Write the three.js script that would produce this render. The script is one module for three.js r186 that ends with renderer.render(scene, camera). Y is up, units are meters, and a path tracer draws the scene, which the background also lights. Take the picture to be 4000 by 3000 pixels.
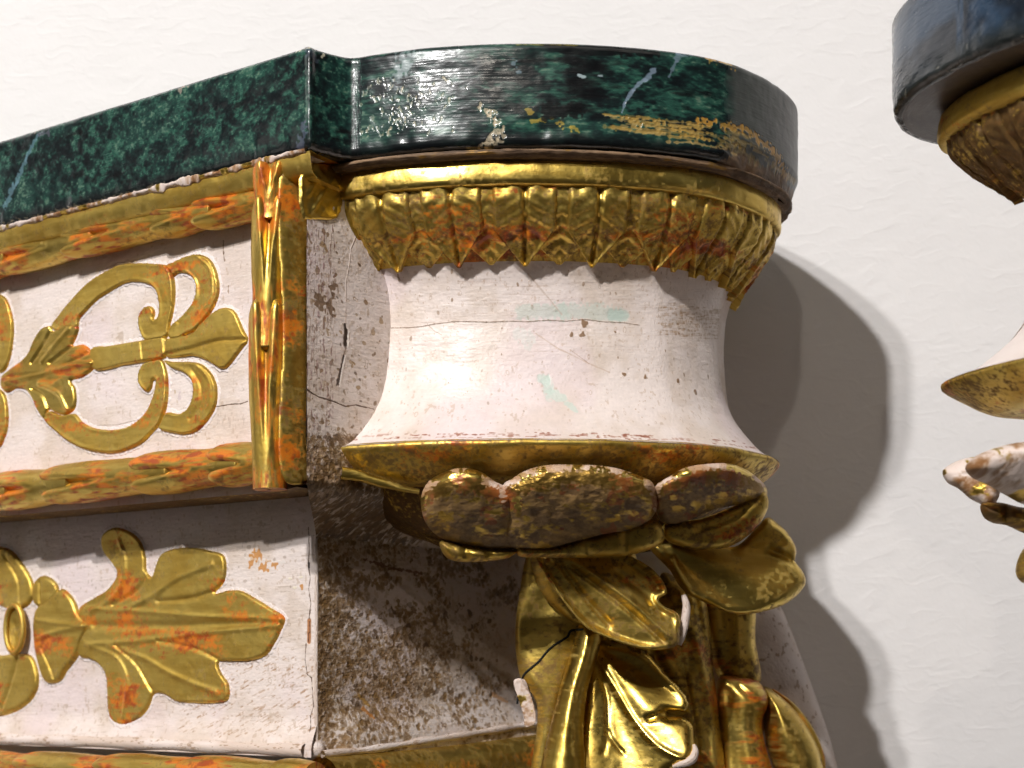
import * as THREE from 'three';
import { RectAreaLightUniformsLib } from 'three/addons/lights/RectAreaLightUniformsLib.js';
import { mergeGeometries } from 'three/addons/utils/BufferGeometryUtils.js';

// ------------------------------------------------------------------ camera, lamps, exposure
const EYE = 1.5, DIST = 0.6, F = 6000, HX = 2000, HY = 2620;      // eye height, distance to the front of the cap, lens and horizon in photo pixels
const WALL_Z = -0.185;
const scene = new THREE.Scene();
scene.background = new THREE.Color().setRGB(0.034, 0.03, 0.025);   // flat ambient fill standing in for the dim unseen gallery
const camera = new THREE.PerspectiveCamera(2 * Math.atan(HY / F) * 180 / Math.PI, 4 / 3, 0.02, 60);
camera.position.set(0, EYE, DIST);
camera.rotation.set(0, 0, 0);
camera.setViewOffset(2 * HY * 4 / 3, 2 * HY, HY * 4 / 3 - 2000, 0, 4000, 3000);   // level camera with a raised lens
camera.focus = 0.625; camera.userData.fStop = 7;
RectAreaLightUniformsLib.init();
const renderer = new THREE.WebGLRenderer({ antialias: true });
renderer.toneMapping = THREE.LinearToneMapping;
renderer.toneMappingExposure = 1;
renderer.shadowMap.enabled = true;

const D2R = Math.PI / 180;
const AIM = new THREE.Vector3(0.02, EYE + 0.1, -0.1);
function lampAt(az, el, dist) {
  return AIM.clone().add(new THREE.Vector3(Math.sin(az * D2R) * Math.cos(el * D2R), Math.sin(el * D2R), Math.cos(az * D2R) * Math.cos(el * D2R)).multiplyScalar(dist));
}
function spotlight(name, label, at, cd, radius, color) {
  const g = new THREE.Group(); g.name = name; g.position.copy(at); g.lookAt(AIM); scene.add(g);   // +z of the group looks at the carving
  g.userData = { label, category: 'spotlight' };
  const can = new THREE.Mesh(new THREE.LatheGeometry([[0.0, -0.14], [0.035, -0.14], [0.042, -0.13], [0.045, 0.0], [0.042, 0.002], [0.04, -0.02], [0, -0.022]].map(p => new THREE.Vector2(...p)), 32).rotateX(Math.PI / 2),
    new THREE.MeshStandardMaterial({ color: 0x1c1c1c, roughness: 0.5 }));
  can.name = 'housing'; g.add(can);
  const lens = new THREE.Mesh(new THREE.SphereGeometry(Math.max(radius, 0.024), 24, 16), new THREE.MeshStandardMaterial({ color: 0x000000, emissive: color, emissiveIntensity: 6 }));
  lens.name = 'bulb'; lens.position.z = 0.035; g.add(lens);
  const l = new THREE.SpotLight(color, cd, 0, 0.5, 0.6, 2);
  l.position.set(0, 0, 0.035); l.target.position.set(0, 0, 2); g.add(l); g.add(l.target);
  l.castShadow = true; l.shadow.mapSize.set(2048, 2048); l.shadow.camera.near = 0.2; l.shadow.camera.far = 6; l.shadow.radius = radius / 0.02; l.shadow.bias = -0.0005;
}
const WARM = new THREE.Color().setRGB(1, 0.98, 0.962);
spotlight('spotlight', 'brightest black gallery spotlight aimed at the carving from the upper left', lampAt(-27, 34, 2.6), 15.5, 0.04, WARM);
spotlight('spotlight_001', 'weaker black gallery spotlight beside the brightest one', lampAt(-30.5, 31, 2.7), 9.8, 0.04, WARM);
spotlight('spotlight_002', 'black gallery spotlight nearest to the middle of the room', lampAt(-9, 30, 2.8), 1.5, 0.03, new THREE.Color().setRGB(1, 0.9, 0.78));
function panel(name, label, at, to, w, h, k, color) {  // added fill light, no known source: soft ambience and reflections for the gold
  const g = new THREE.Group(); g.name = name; g.position.copy(at); g.lookAt(to); scene.add(g); g.userData = { label, category: 'fill_light' };
  const m = new THREE.Mesh(new THREE.BoxGeometry(w, h, 0.03), new THREE.MeshStandardMaterial({ color: 0x222222, emissive: color, emissiveIntensity: k * 0.4 }));
  m.name = 'diffuser'; m.position.z = -0.02; g.add(m);
  const l = new THREE.RectAreaLight(color, k, w, h); l.position.z = 0.005; l.rotation.y = Math.PI; g.add(l);
}
panel('fill_panel', 'wide dim fill panel added high in front of the carving, out of view', new THREE.Vector3(0.3, EYE + 2.3, 1.7), AIM, 2.6, 1.0, 0.62, new THREE.Color().setRGB(1, 0.92, 0.82));
panel('fill_panel_001', 'upright dim fill panel added far to the left of the carving, out of view', new THREE.Vector3(-2.6, EYE + 0.5, 0.9), AIM, 0.7, 1.2, 0.55, new THREE.Color().setRGB(1, 0.94, 0.86));

// ------------------------------------------------------------------ noise
let seed = 7;
const rnd = () => { seed |= 0; seed = seed + 0x6D2B79F5 | 0; let t = Math.imul(seed ^ seed >>> 15, 1 | seed); t = t + Math.imul(t ^ t >>> 7, 61 | t) ^ t; return ((t ^ t >>> 14) >>> 0) / 4294967296; };
const rr = (a, b) => a + (b - a) * rnd();
const LAT = new Float32Array(65536); for (let i = 0; i < 65536; i++) LAT[i] = rnd();
function vn(x, y, per = 256, salt = 0) {                         // smooth value noise, repeating every `per` cells
  const xi = Math.floor(x), yi = Math.floor(y), fx = x - xi, fy = y - yi;
  const ux = fx * fx * (3 - 2 * fx), uy = fy * fy * (3 - 2 * fy), m = per & 255 || 256;
  const a = ((xi % m) + m) % m, b = (a + 1) % m, c = ((yi % m) + m) % m, d = (c + 1) % m;
  const h = (p, q) => LAT[((q * 256 + p) * 7 + salt * 7919) & 65535];
  const p = h(a, c), q = h(b, c), r = h(a, d), s = h(b, d);
  return p + (q - p) * ux + (r - p) * uy + (p - q - r + s) * ux * uy;
}
function fbm(x, y, per, oct = 4, salt = 0) { let v = 0, a = 0.5, n = 0; for (let o = 0; o < oct; o++) { v += a * vn(x, y, per, salt + o * 13); n += a; a *= 0.55; x *= 2; y *= 2; per *= 2; } return v / n; }
const sst = (a, b, x) => { const t = Math.min(1, Math.max(0, (x - a) / (b - a))); return t * t * (3 - 2 * t); };
const sq = x => x * x;
const mix = (a, b, t) => a + (b - a) * t;

// ------------------------------------------------------------------ rasters: colour, roughness, metal and relief painted together
class Raster {
  constructor(w, h, W, H) { this.w = w; this.h = h; this.W = W; this.H = H; this.c = new Float32Array(w * h * 3); this.r = new Float32Array(w * h); this.m = new Float32Array(w * h); this.b = new Float32Array(w * h); }
  fill(fn) {                                                      // fn(x metres, y metres, i) -> {c:[r,g,b] 0..255 sRGB, r, m, b}
    for (let j = 0; j < this.h; j++) for (let i = 0; i < this.w; i++) {
      const k = j * this.w + i, o = fn((i + 0.5) / this.w * this.W, (j + 0.5) / this.h * this.H, i / this.w, j / this.h);
      this.c[3 * k] = o.c[0]; this.c[3 * k + 1] = o.c[1]; this.c[3 * k + 2] = o.c[2]; this.r[k] = o.r; this.m[k] = o.m || 0; this.b[k] = o.b ?? 0.5;
    }
    return this;
  }
  dab(x0, y0, x1, y1, fn) {                                       // visit the pixels of a box (metres): fn(x, y) -> {a, c, r, m, b}
    const I0 = Math.max(0, Math.floor(x0 / this.W * this.w)), I1 = Math.min(this.w - 1, Math.ceil(x1 / this.W * this.w)), J0 = Math.max(0, Math.floor(y0 / this.H * this.h)), J1 = Math.min(this.h - 1, Math.ceil(y1 / this.H * this.h));
    for (let j = J0; j <= J1; j++) for (let i = I0; i <= I1; i++) {
      const o = fn((i + 0.5) / this.w * this.W, (j + 0.5) / this.h * this.H); if (!o || o.a <= 0) continue;
      const k = j * this.w + i, a = Math.min(1, o.a);
      if (o.c) for (let q = 0; q < 3; q++) this.c[3 * k + q] = mix(this.c[3 * k + q], o.c[q], a);
      if (o.r !== undefined) this.r[k] = mix(this.r[k], o.r, a);
      if (o.m !== undefined) this.m[k] = mix(this.m[k], o.m, a);
      if (o.b !== undefined) this.b[k] += o.b * a;
    }
  }
  stroke(pts, width, o, rough = 0) {                              // pts in metres; width full, or [start, end]
    const ws = Array.isArray(width) ? width : [width, width], mw = Math.max(...ws);
    for (let s = 0; s < pts.length - 1; s++) {
      const [ax, ay] = pts[s], [bx, by] = pts[s + 1], dx = bx - ax, dy = by - ay, L = dx * dx + dy * dy || 1e-12;
      this.dab(Math.min(ax, bx) - mw, Math.min(ay, by) - mw, Math.max(ax, bx) + mw, Math.max(ay, by) + mw, (x, y) => {
        let t = ((x - ax) * dx + (y - ay) * dy) / L; t = Math.min(1, Math.max(0, t));
        const wd = mix(ws[0], ws[1], (s + t) / (pts.length - 1)) * 0.5;
        let d = Math.hypot(x - ax - dx * t, y - ay - dy * t);
        if (rough) d += (vn(x * 900, y * 900, 256, 5) - 0.5) * rough * wd * 2;
        return { ...o, a: (o.a ?? 1) * (1 - sst(wd * 0.6, wd * 1.15, d)) };
      });
    }
  }
  blob(x, y, rx, ry, ang, o, rough = 0.4) {
    const R = Math.max(rx, ry) * 1.5, ca = Math.cos(ang), sa = Math.sin(ang), sl = Math.floor(rnd() * 50);
    this.dab(x - R, y - R, x + R, y + R, (px, py) => {
      const u = ((px - x) * ca + (py - y) * sa) / rx, v = (-(px - x) * sa + (py - y) * ca) / ry;
      let d = Math.hypot(u, v) + (vn(px * 700, py * 700, 256, sl) - 0.5) * 2 * rough;
      if (o.ring) { const q = 1 - Math.min(1, Math.abs(d - 0.8) / 0.3); return { ...o, a: (o.a ?? 1) * q }; }
      return { ...o, a: (o.a ?? 1) * (1 - sst(0.75, 1.05, d)) };
    });
  }
  tex(kind) {
    const n = this.w * this.h, d = new Uint8Array(n * 4), q = v => Math.max(0, Math.min(255, Math.round(v)));
    for (let k = 0; k < n; k++) {
      if (kind === 'c') { d[4 * k] = q(this.c[3 * k]); d[4 * k + 1] = q(this.c[3 * k + 1]); d[4 * k + 2] = q(this.c[3 * k + 2]); }
      else if (kind === 'o') { d[4 * k] = 255; d[4 * k + 1] = q(this.r[k] * 255); d[4 * k + 2] = q(this.m[k] * 255); }
      else d[4 * k] = d[4 * k + 1] = d[4 * k + 2] = q(this.b[k] * 255);
      d[4 * k + 3] = 255;
    }
    const t = new THREE.DataTexture(d, this.w, this.h, THREE.RGBAFormat, THREE.UnsignedByteType);
    t.magFilter = THREE.LinearFilter; t.minFilter = THREE.LinearFilter; t.wrapS = t.wrapT = this.tiled ? THREE.RepeatWrapping : THREE.ClampToEdgeWrapping;
    if (kind === 'c') t.colorSpace = THREE.SRGBColorSpace;
    t.needsUpdate = true; return t;
  }
  material(name, bump, extra = {}) {
    const o = this.tex('o');
    const m = new THREE.MeshPhysicalMaterial({ map: this.tex('c'), roughnessMap: o, metalnessMap: o, roughness: 1, metalness: 1, bumpMap: this.tex('b'), bumpScale: bump, side: THREE.DoubleSide, ...extra });
    m.name = name; m.userData = {}; return m;
  }
}

// ------------------------------------------------------------------ tiled materials (one tile = TILE metres)
const TILE = 0.1;
const GOLD = [216, 187, 98], GOLD2 = [196, 163, 76], BOLE = [208, 116, 28], BOLE2 = [158, 68, 20], GRIME = [78, 58, 32], GESSO = [226, 210, 200];
const lerp3 = (a, b, t) => [mix(a[0], b[0], t), mix(a[1], b[1], t), mix(a[2], b[2], t)];
function goldTile({ bole = 0, grime = 0, rough = 0.26, salt = 0, along = 1, across = 1, chips = 0, streak = 0 }) {
  const R = new Raster(768, 768, TILE, TILE); R.tiled = true;
  R.fill((x, y, u, v) => {
    const a = fbm(u * 6 * along, v * 6 * across, 6, 4, salt), b = fbm(u * 24 * along, v * 24 * across, 24, 4, salt + 3), c = fbm(u * 80, v * 80, 80, 3, salt + 9);
    const br = fbm(u * 8, v * 64, 8, 3, salt + 21);
    let col = lerp3(GOLD, GOLD2, sst(0.35, 0.7, a * 0.6 + br * 0.4)), r = rough + 0.16 * (a - 0.5) + 0.12 * (c - 0.5), m = 1, h = 0.5 + 0.3 * (a - 0.5) + 0.28 * (b - 0.5) + 0.2 * (c - 0.5) + 0.1 * (br - 0.5);
    const bm = sst(0.53, 0.7, fbm(u * 4, v * 8, 4, 6, salt + 31) * 0.72 + (streak ? fbm(u * 16, v * 90, 16, 2, salt + 33) : c) * 0.26 + br * 0.14 + bole * 0.2 - 0.12) * (bole > 0 ? 1 : 0);
    if (bm > 0) { col = lerp3(col, lerp3(BOLE, BOLE2, sst(0.45, 0.7, b)), bm); m = mix(m, 0.1, bm); r = mix(r, 0.42, bm); h -= 0.12 * bm; }
    const gm = sst(0.5, 0.74, fbm(u * 9, v * 9, 9, 4, salt + 47) * 0.4 + fbm(u * 60, v * 60, 60, 4, salt + 53) * 0.6 + grime * 0.22 - 0.08);
    col = lerp3(col, lerp3(GRIME, [120, 84, 40], c), gm * (0.35 + 0.5 * Math.min(1.1, grime))); m = mix(m, 0.25, gm * 0.8); r = mix(r, 0.6, gm);
    const ch = chips ? sst(0.7, 0.74, fbm(u * 20 * along, v * 20 * across, 20, 4, salt + 61) * 0.8 + c * 0.25 + chips * 0.05) : 0;
    if (ch > 0) { col = lerp3(col, GESSO, ch); m = mix(m, 0, ch); r = mix(r, 0.6, ch); h -= 0.1 * ch; }
    return { c: col, r, m, b: h };
  });
  return R;
}
const gold = goldTile({ salt: 1, grime: 0.2, rough: 0.36 }).material('gold leaf', 0.00022);
const goldFlat = goldTile({ salt: 91, grime: 0.14, bole: 0.2, rough: 0.54 }).material('matt gold leaf', 0.0002);
const goldWorn = goldTile({ salt: 11, bole: 0.62, grime: 0.2, rough: 0.4, along: 1, across: 1.6, streak: 1 }).material('worn gold leaf over red bole', 0.00022);
const goldRelief = goldTile({ salt: 17, bole: 0.38, grime: 0.2, rough: 0.53 }).material('rubbed gold leaf', 0.00022);
const goldDirty = goldTile({ salt: 31, bole: 0.24, grime: 0.62, rough: 0.45 }).material('soiled gold leaf', 0.0003);
const goldBright = goldTile({ salt: 3, grime: 0.08, rough: 0.3 }).material('burnished gold leaf', 0.00018);
const goldBand = goldTile({ salt: 37, bole: 0.22, grime: 0.62, rough: 0.44 }).material('browned gold leaf', 0.0003);
const goldGrimeShade = goldTile({ salt: 51, bole: 0.2, grime: 1.5, rough: 0.5 }).material('gold leaf under brown grime and shade tone', 0.0005);  // grime brown; on the shelf and the cup it paints in shade
function gessoFn(salt, dirt = 0) {
  return (x, y) => {
    const a = fbm(x * 60, y * 60, 256, 4, salt), b = fbm(x * 900, y * 900, 256, 3, salt + 5), c = fbm(x * 260, y * 1100, 256, 3, salt + 8), e = fbm(x * 25, y * 25, 256, 3, salt + 15);
    let col = lerp3([226, 213, 207], [212, 196, 184], sst(0.35, 0.75, a)); col = lerp3(col, [222, 204, 208], 0.5 * sst(0.45, 0.7, e));
    const sp = sst(0.72, 0.8, fbm(x * 500, y * 420, 256, 3, salt + 27) + dirt * 0.15 * a);
    col = lerp3(col, [168, 142, 118], sp * 0.35);
    const k = 1 + 0.05 * (b - 0.5) + 0.04 * (c - 0.5);
    return { c: [col[0] * k, col[1] * k, col[2] * k], r: 0.44 + 0.18 * (a - 0.5) + 0.1 * (b - 0.5), m: 0, b: 0.5 + 0.22 * (a - 0.5) + 0.16 * (b - 0.5) + 0.2 * (c - 0.5) };
  };
}
const gessoR = new Raster(512, 512, TILE, TILE); gessoR.tiled = true;
gessoR.fill((x, y, u, v) => { const a = fbm(u * 6, v * 6, 6, 4, 71), b = fbm(u * 60, v * 60, 60, 3, 75); const s = sst(0.66, 0.76, fbm(u * 40, v * 40, 40, 3, 77)); return { c: lerp3(lerp3([224, 211, 205], [208, 190, 178], sst(0.3, 0.75, a)), [140, 108, 80], s * 0.6), r: 0.5, m: 0, b: 0.5 + 0.4 * (a - 0.5) + 0.3 * (b - 0.5) }; });
const gesso = gessoR.material('pinkish white gesso', 0.0006);
const wornR = new Raster(512, 512, TILE, TILE); wornR.tiled = true;
wornR.fill((x, y, u, v) => { const a = fbm(u * 10, v * 10, 10, 4, 81), b = fbm(u * 50, v * 50, 50, 3, 85); let col = lerp3([222, 204, 194], [140, 96, 56], sst(0.42, 0.7, a * 0.6 + b * 0.4)); const g = sst(0.6, 0.68, fbm(u * 16, v * 16, 16, 4, 88)); col = lerp3(col, GOLD2, g); return { c: col, r: mix(0.55, 0.35, g), m: g, b: 0.5 + 0.5 * (a - 0.5) + 0.4 * (b - 0.5) }; });
const wornRim = wornR.material('rubbed gesso edge', 0.001);
const woodR = new Raster(512, 512, TILE, TILE); woodR.tiled = true;
woodR.fill((x, y, u, v) => { const a = fbm(u * 4, v * 70, 4, 4, 101), b = fbm(u * 30, v * 60, 30, 3, 105); const g = sst(0.62, 0.7, fbm(u * 9, v * 22, 9, 4, 107)); return { c: lerp3(lerp3([138, 110, 82], [82, 62, 44], sst(0.3, 0.7, a * 0.6 + b * 0.4)), [150, 112, 44], g * 0.7), r: 0.72 - 0.3 * g, m: g * 0.6, b: 0.5 + 0.6 * (a - 0.5) + 0.4 * (b - 0.5) }; });
const wood = woodR.material('bare brown wood', 0.0012);

// ------------------------------------------------------------------ geometry helpers
const V = (x, y, z) => new THREE.Vector3(x, y, z);
const P = (px, py, z) => { const D = DIST - z; return V((px - HX) / F * D, EYE + (HY - py) / F * D, z); };   // photo pixel at depth z
const zm = (x0, y0, s, pts) => pts.map(([x, y]) => [x0 + x * s, y0 + y * s]);                                // points read off an enlargement
class Plane {                                                     // vertical plane: origin (x, z), direction, outward normal
  constructor(o, u, n) { this.o = o; this.u = u; this.n = n; }
  off(d) { return new Plane([this.o[0] - d * this.n[0], this.o[1] - d * this.n[1]], this.u, this.n); }
  hit(px, py) {                                                   // -> [s, Y]
    const a = (px - HX) / F, D = (this.o[0] * this.n[0] + (this.o[1] - DIST) * this.n[1]) / (a * this.n[0] - this.n[1]);
    const x = a * D, z = DIST - D;
    return [(x - this.o[0]) * this.u[0] + (z - this.o[1]) * this.u[1], (HY - py) / F * D];
  }
  at(s, Y, h = 0) { return V(this.o[0] + s * this.u[0] + h * this.n[0], EYE + Y, this.o[1] + s * this.u[1] + h * this.n[1]); }
  pt(px, py, h = 0) { const [s, Y] = this.hit(px, py); return this.at(s, Y, h); }
}
function geo(pos, uv, idx) {
  const g = new THREE.BufferGeometry();
  g.setAttribute('position', new THREE.Float32BufferAttribute(pos, 3)); g.setAttribute('uv', new THREE.Float32BufferAttribute(uv, 2)); g.setIndex(idx); g.computeVertexNormals(); return g;
}
function grid(nu, nv, fn, wrapU = false) {                        // fn(i/nu, j/nv) -> {p: Vector3, uv: [u, v]}
  const pos = [], uv = [], idx = [];
  for (let j = 0; j <= nv; j++) for (let i = 0; i <= nu; i++) { const o = fn(i / nu, j / nv); pos.push(o.p.x, o.p.y, o.p.z); uv.push(o.uv[0], o.uv[1]); }
  for (let j = 0; j < nv; j++) for (let i = 0; i < nu; i++) { const a = j * (nu + 1) + i, b = a + 1, c = a + nu + 1, d = c + 1; idx.push(a, b, d, a, d, c); }
  const g = geo(pos, uv, idx);
  if (wrapU) { const n = g.attributes.normal; for (let j = 0; j <= nv; j++) { const a = j * (nu + 1), b = a + nu; const v = V(n.getX(a) + n.getX(b), n.getY(a) + n.getY(b), n.getZ(a) + n.getZ(b)).normalize(); n.setXYZ(a, v.x, v.y, v.z); n.setXYZ(b, v.x, v.y, v.z); } }
  return g;
}
const smooth2 = (pts, closed = true, per = 6) => {                // spline through 2-D points
  const c = new THREE.CatmullRomCurve3(pts.map(([x, y]) => V(x, y, 0)), closed, 'centripetal');
  return c.getPoints(pts.length * per).slice(0, closed ? -1 : undefined).map(p => [p.x, p.y]);
};
function sdf(poly, x, y) {
  let d = 1e9, inside = false;
  for (let i = 0, j = poly.length - 1; i < poly.length; j = i++) {
    const [ax, ay] = poly[i], [bx, by] = poly[j], ex = bx - ax, ey = by - ay, wx = x - ax, wy = y - ay;
    let t = (wx * ex + wy * ey) / (ex * ex + ey * ey || 1e-12); t = t < 0 ? 0 : t > 1 ? 1 : t;
    const qx = wx - ex * t, qy = wy - ey * t, q = qx * qx + qy * qy; if (q < d) d = q;
    if ((ay > y) !== (by > y) && x < (bx - ax) * (y - ay) / (by - ay) + ax) inside = !inside;
  }
  return (inside ? 1 : -1) * Math.sqrt(d);
}
const lineD = (pts, x, y) => { let d = 1e9, tt = 0; for (let i = 0; i < pts.length - 1; i++) { const [ax, ay] = pts[i], [bx, by] = pts[i + 1], ex = bx - ax, ey = by - ay; let t = ((x - ax) * ex + (y - ay) * ey) / (ex * ex + ey * ey || 1e-12); t = t < 0 ? 0 : t > 1 ? 1 : t; const q = Math.hypot(x - ax - ex * t, y - ay - ey * t); if (q < d) { d = q; tt = (i + t) / (pts.length - 1); } } return [d, tt]; };
function patch(poly, step, front, back) {                         // fills an outline with cells; front/back(x, y, depth inside) -> {p, uv}
  let x0 = 1e9, x1 = -1e9, y0 = 1e9, y1 = -1e9; for (const [x, y] of poly) { x0 = Math.min(x0, x); x1 = Math.max(x1, x); y0 = Math.min(y0, y); y1 = Math.max(y1, y); }
  x0 -= step; y0 -= step; const nx = Math.ceil((x1 - x0) / step) + 2, ny = Math.ceil((y1 - y0) / step) + 2;
  const f = new Float32Array(nx * ny); for (let j = 0; j < ny; j++) for (let i = 0; i < nx; i++) f[j * nx + i] = sdf(poly, x0 + i * step, y0 + j * step) || 1e-9;
  const vx = [], map = new Map();
  const corner = k => { if (!map.has(k)) { map.set(k, vx.length); vx.push([x0 + (k % nx) * step, y0 + Math.floor(k / nx) * step, f[k]]); } return map.get(k); };
  const cross = (a, b) => { const key = a < b ? a + '_' + b : b + '_' + a; if (!map.has(key)) { const t = f[a] / (f[a] - f[b]); map.set(key, vx.length); vx.push([x0 + mix(a % nx, b % nx, t) * step, y0 + mix(Math.floor(a / nx), Math.floor(b / nx), t) * step, 0]); } return map.get(key); };
  const tris = [];
  for (let j = 0; j < ny - 1; j++) for (let i = 0; i < nx - 1; i++) {
    const q = [j * nx + i, j * nx + i + 1, (j + 1) * nx + i + 1, (j + 1) * nx + i], out = [];
    for (let e = 0; e < 4; e++) { const a = q[e], b = q[(e + 1) % 4]; if (f[a] > 0) out.push(corner(a)); if ((f[a] > 0) !== (f[b] > 0)) out.push(cross(a, b)); }
    for (let e = 1; e < out.length - 1; e++) tris.push(out[0], out[e], out[e + 1]);
  }
  const pos = [], uv = [], idx = [], put = o => { pos.push(o.p.x, o.p.y, o.p.z); uv.push(o.uv[0], o.uv[1]); };
  for (const [x, y, d] of vx) put(front(x, y, d));
  for (let t = 0; t < tris.length; t += 3) idx.push(tris[t], tris[t + 1], tris[t + 2]);
  if (back) {
    const at = vx.map(([x, y, d], i) => { if (d <= 0) return i; put(back(x, y, d)); return pos.length / 3 - 1; });
    for (let t = 0; t < tris.length; t += 3) idx.push(at[tris[t]], at[tris[t + 2]], at[tris[t + 1]]);
  }
  return fixWinding(geo(pos, uv, idx));
}
function fixWinding(g) {                                          // make the first faces look towards +z
  const n = g.attributes.normal; let s = 0; const half = n.count; for (let i = 0; i < Math.min(half, 4000); i++) s += n.getZ(i);
  if (s < 0) { const a = g.index.array; for (let i = 0; i < a.length; i += 3) { const t = a[i]; a[i] = a[i + 1]; a[i + 1] = t; } g.computeVertexNormals(); }
  return g;
}
const dome = (d, R) => { const t = 1 - Math.min(1, d / R); return Math.sqrt(Math.max(0, 1 - t * t)); };
const marks = (list, x, y) => { let h = 0; for (const [pts, w, d] of list || []) { const [q, t] = lineD(pts, x, y), ww = Array.isArray(w) ? mix(w[0], w[1], t) : w; if (q < ww * 3) h += d * Math.exp(-sq(q / ww)); } return h; };
let mirrorX = null;
function obj(name, g, m, parent, label) {
  if (mirrorX !== null) { const p = g.attributes.position, a = g.index.array; for (let i = 0; i < p.count; i++) { p.setX(i, 0.2545 - 0.89 * p.getX(i)); p.setY(i, 0.89 * p.getY(i) + 0.1905); p.setZ(i, 0.89 * p.getZ(i) + 0.1034); } for (let i = 0; i < a.length; i += 3) { const t = a[i]; a[i] = a[i + 1]; a[i + 1] = t; } g.computeVertexNormals(); }
  const o = new THREE.Mesh(g, m); o.name = name; o.castShadow = o.receiveShadow = true; if (label) o.userData.label = label; parent.add(o); return o;
}
const tile = (x, y) => [x / TILE, y / TILE];

// relief carved on a vertical plane: outline in photo pixels
function relief(plane, outline, { H = 0.0016, R = 0.0007, step = 0.0007, lines = [], sink = 0.0004, wob = 0.0002, dish = 0, per = 6 } = {}) {
  const poly = smooth2(outline, true, per).map(([x, y]) => plane.hit(x, y)), ln = lines.map(([pts, w, d]) => [smooth2(pts, false, 4).map(([x, y]) => plane.hit(x, y)), w, d]);
  return patch(poly, step, (s, y, d) => {
    const h = -sink + (H + sink) * dome(d, R) - dish * sst(R, R * 3.5, d) + marks(ln, s, y) * sst(0, R, d) + wob * (fbm(s * 180, y * 180, 256, 3, 3) - 0.5) * 2 * sst(0, R, d);
    return { p: plane.at(s, y, h), uv: tile(s, y) };
  });
}
// free-standing carved piece: outline in photo pixels, z0(px, py) depth of its rim, T front swelling, B back swelling (metres)
function pillow(outline, { z, T = 0.012, B = 0.008, R = 90, step = 9, lines = [], per = 6, wob = 0.0002, dish = 0, veins = 0.45, form = () => 0, uvf = p => tile(p.x * 0.9 - p.z * 0.4, p.y) }) {
  const poly = smooth2(outline, true, per), ln = lines.map(([pts, w, d]) => [smooth2(pts, false, 4), w, d]);
  const mk = (x, y, dz) => { const p = P(x, y, z(x, y) + dz); return { p, uv: uvf(p) }; };
  const top = (x, y, d) => T * dome(d, R) + form(x, y) * sst(0, R, d) - dish * sst(R * 0.6, R * 1.8, d) + veins * marks(ln, x, y) * sst(0, R * 0.5, d) + wob * (fbm(x / 60, y / 60, 256, 3, 4) - 0.5) * 2 * sst(0, 30, d);
  const g = patch(poly, step, (x, y, d) => mk(x, y, top(x, y, d)), (x, y, d) => mk(x, y, -B * dome(d, R)));
  g.userData.front = (x, y) => { const d = sdf(poly, x, y); return d > 0 ? z(x, y) + top(x, y, d) : -9; };
  return g;
}
function tube(pts, r, nu = 60, nv = 14) {                         // pts Vector3, r metres or r(t)
  const c = new THREE.CatmullRomCurve3(pts, false, 'centripetal'), fr = c.computeFrenetFrames(nu, false), L = c.getLength();
  const rf = typeof r === 'number' ? () => r : r, sp = c.getSpacedPoints(nu);
  return grid(nv, nu, (a, t) => { const i = Math.round(t * nu), q = a * 2 * Math.PI, R = rf(t, q); const p = sp[i].clone().addScaledVector(fr.normals[i], Math.cos(q) * R).addScaledVector(fr.binormals[i], Math.sin(q) * R); return { p, uv: tile(t * L, a * 2 * Math.PI * 0.008) }; }, true);
}

// ------------------------------------------------------------------ plan of the carving (x, z)
const K = [-0.0805, -0.0036], u = [-0.824, -0.567], nP = [-0.567, 0.824], v = [0.68, -0.733], nR = [0.733, 0.68];
const edge = new Plane(K, u, nP);                                 // the left face of the marbled top
const friezeP = edge.off(0.0185), lowerP = edge.off(0.042);
const returnP = new Plane([-0.0836, -0.0115], v, nR), lowCorner = lowerP.pt(1240, 2400), lowReturnP = new Plane([lowCorner.x, lowCorner.z], v, nR);
const Yt = 0.246, Yb = 0.2053;
const capPts = [[-0.1, -0.08], [-0.0985, -0.066], [-0.094, -0.049], [-0.086, -0.033], [-0.075, -0.0208], [-0.0624, -0.0135], [-0.031, -0.0035], [0, 0], [0.0351, -0.0016], [0.0641, -0.0082], [0.08, -0.0145], [0.0955, -0.0256], [0.1095, -0.0408], [0.1185, -0.0545], [0.1245, -0.0696], [0.1262, -0.084], [0.1236, -0.105], [0.1165, -0.126], [0.105, -0.1465], [0.093, -0.173]];
function makePath(pts, n, corner = []) {
  const c = new THREE.CatmullRomCurve3(pts.map(([x, z]) => V(x, 0, z)), false, 'centripetal'), sp = c.getSpacedPoints(n), out = []; let s = 0;
  for (let i = 0; i <= n; i++) { const a = sp[Math.max(0, i - 1)], b = sp[Math.min(n, i + 1)], tx = b.x - a.x, tz = b.z - a.z, L = Math.hypot(tx, tz); if (i) s += sp[i].distanceTo(sp[i - 1]); out.push({ x: sp[i].x, z: sp[i].z, nx: -tz / L, nz: tx / L, s }); }
  for (const o of out) if (false) o.nx = 0;
  // outward is to the left of travel seen from above with +z towards the viewer
  for (const o of out) { o.nx = o.nx; o.nz = o.nz; }
  return out;
}
const capPath = makePath(capPts, 420);
const inner = (o, i) => [o.x - i * o.nx, o.z - i * o.nz];
function onPath(path, px, py, i = 0) {                            // photo pixel -> [s, Y] on a swept face
  let best = null, bd = 1e9; for (const o of path) { const [x, z] = inner(o, i), q = HX + x / (DIST - z) * F, d = Math.abs(q - px); if (d < bd && (o.z > -0.082 || o.x < 0)) { bd = d; best = [o.s, (HY - py) / F * (DIST - z)]; } }
  return best;
}
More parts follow.
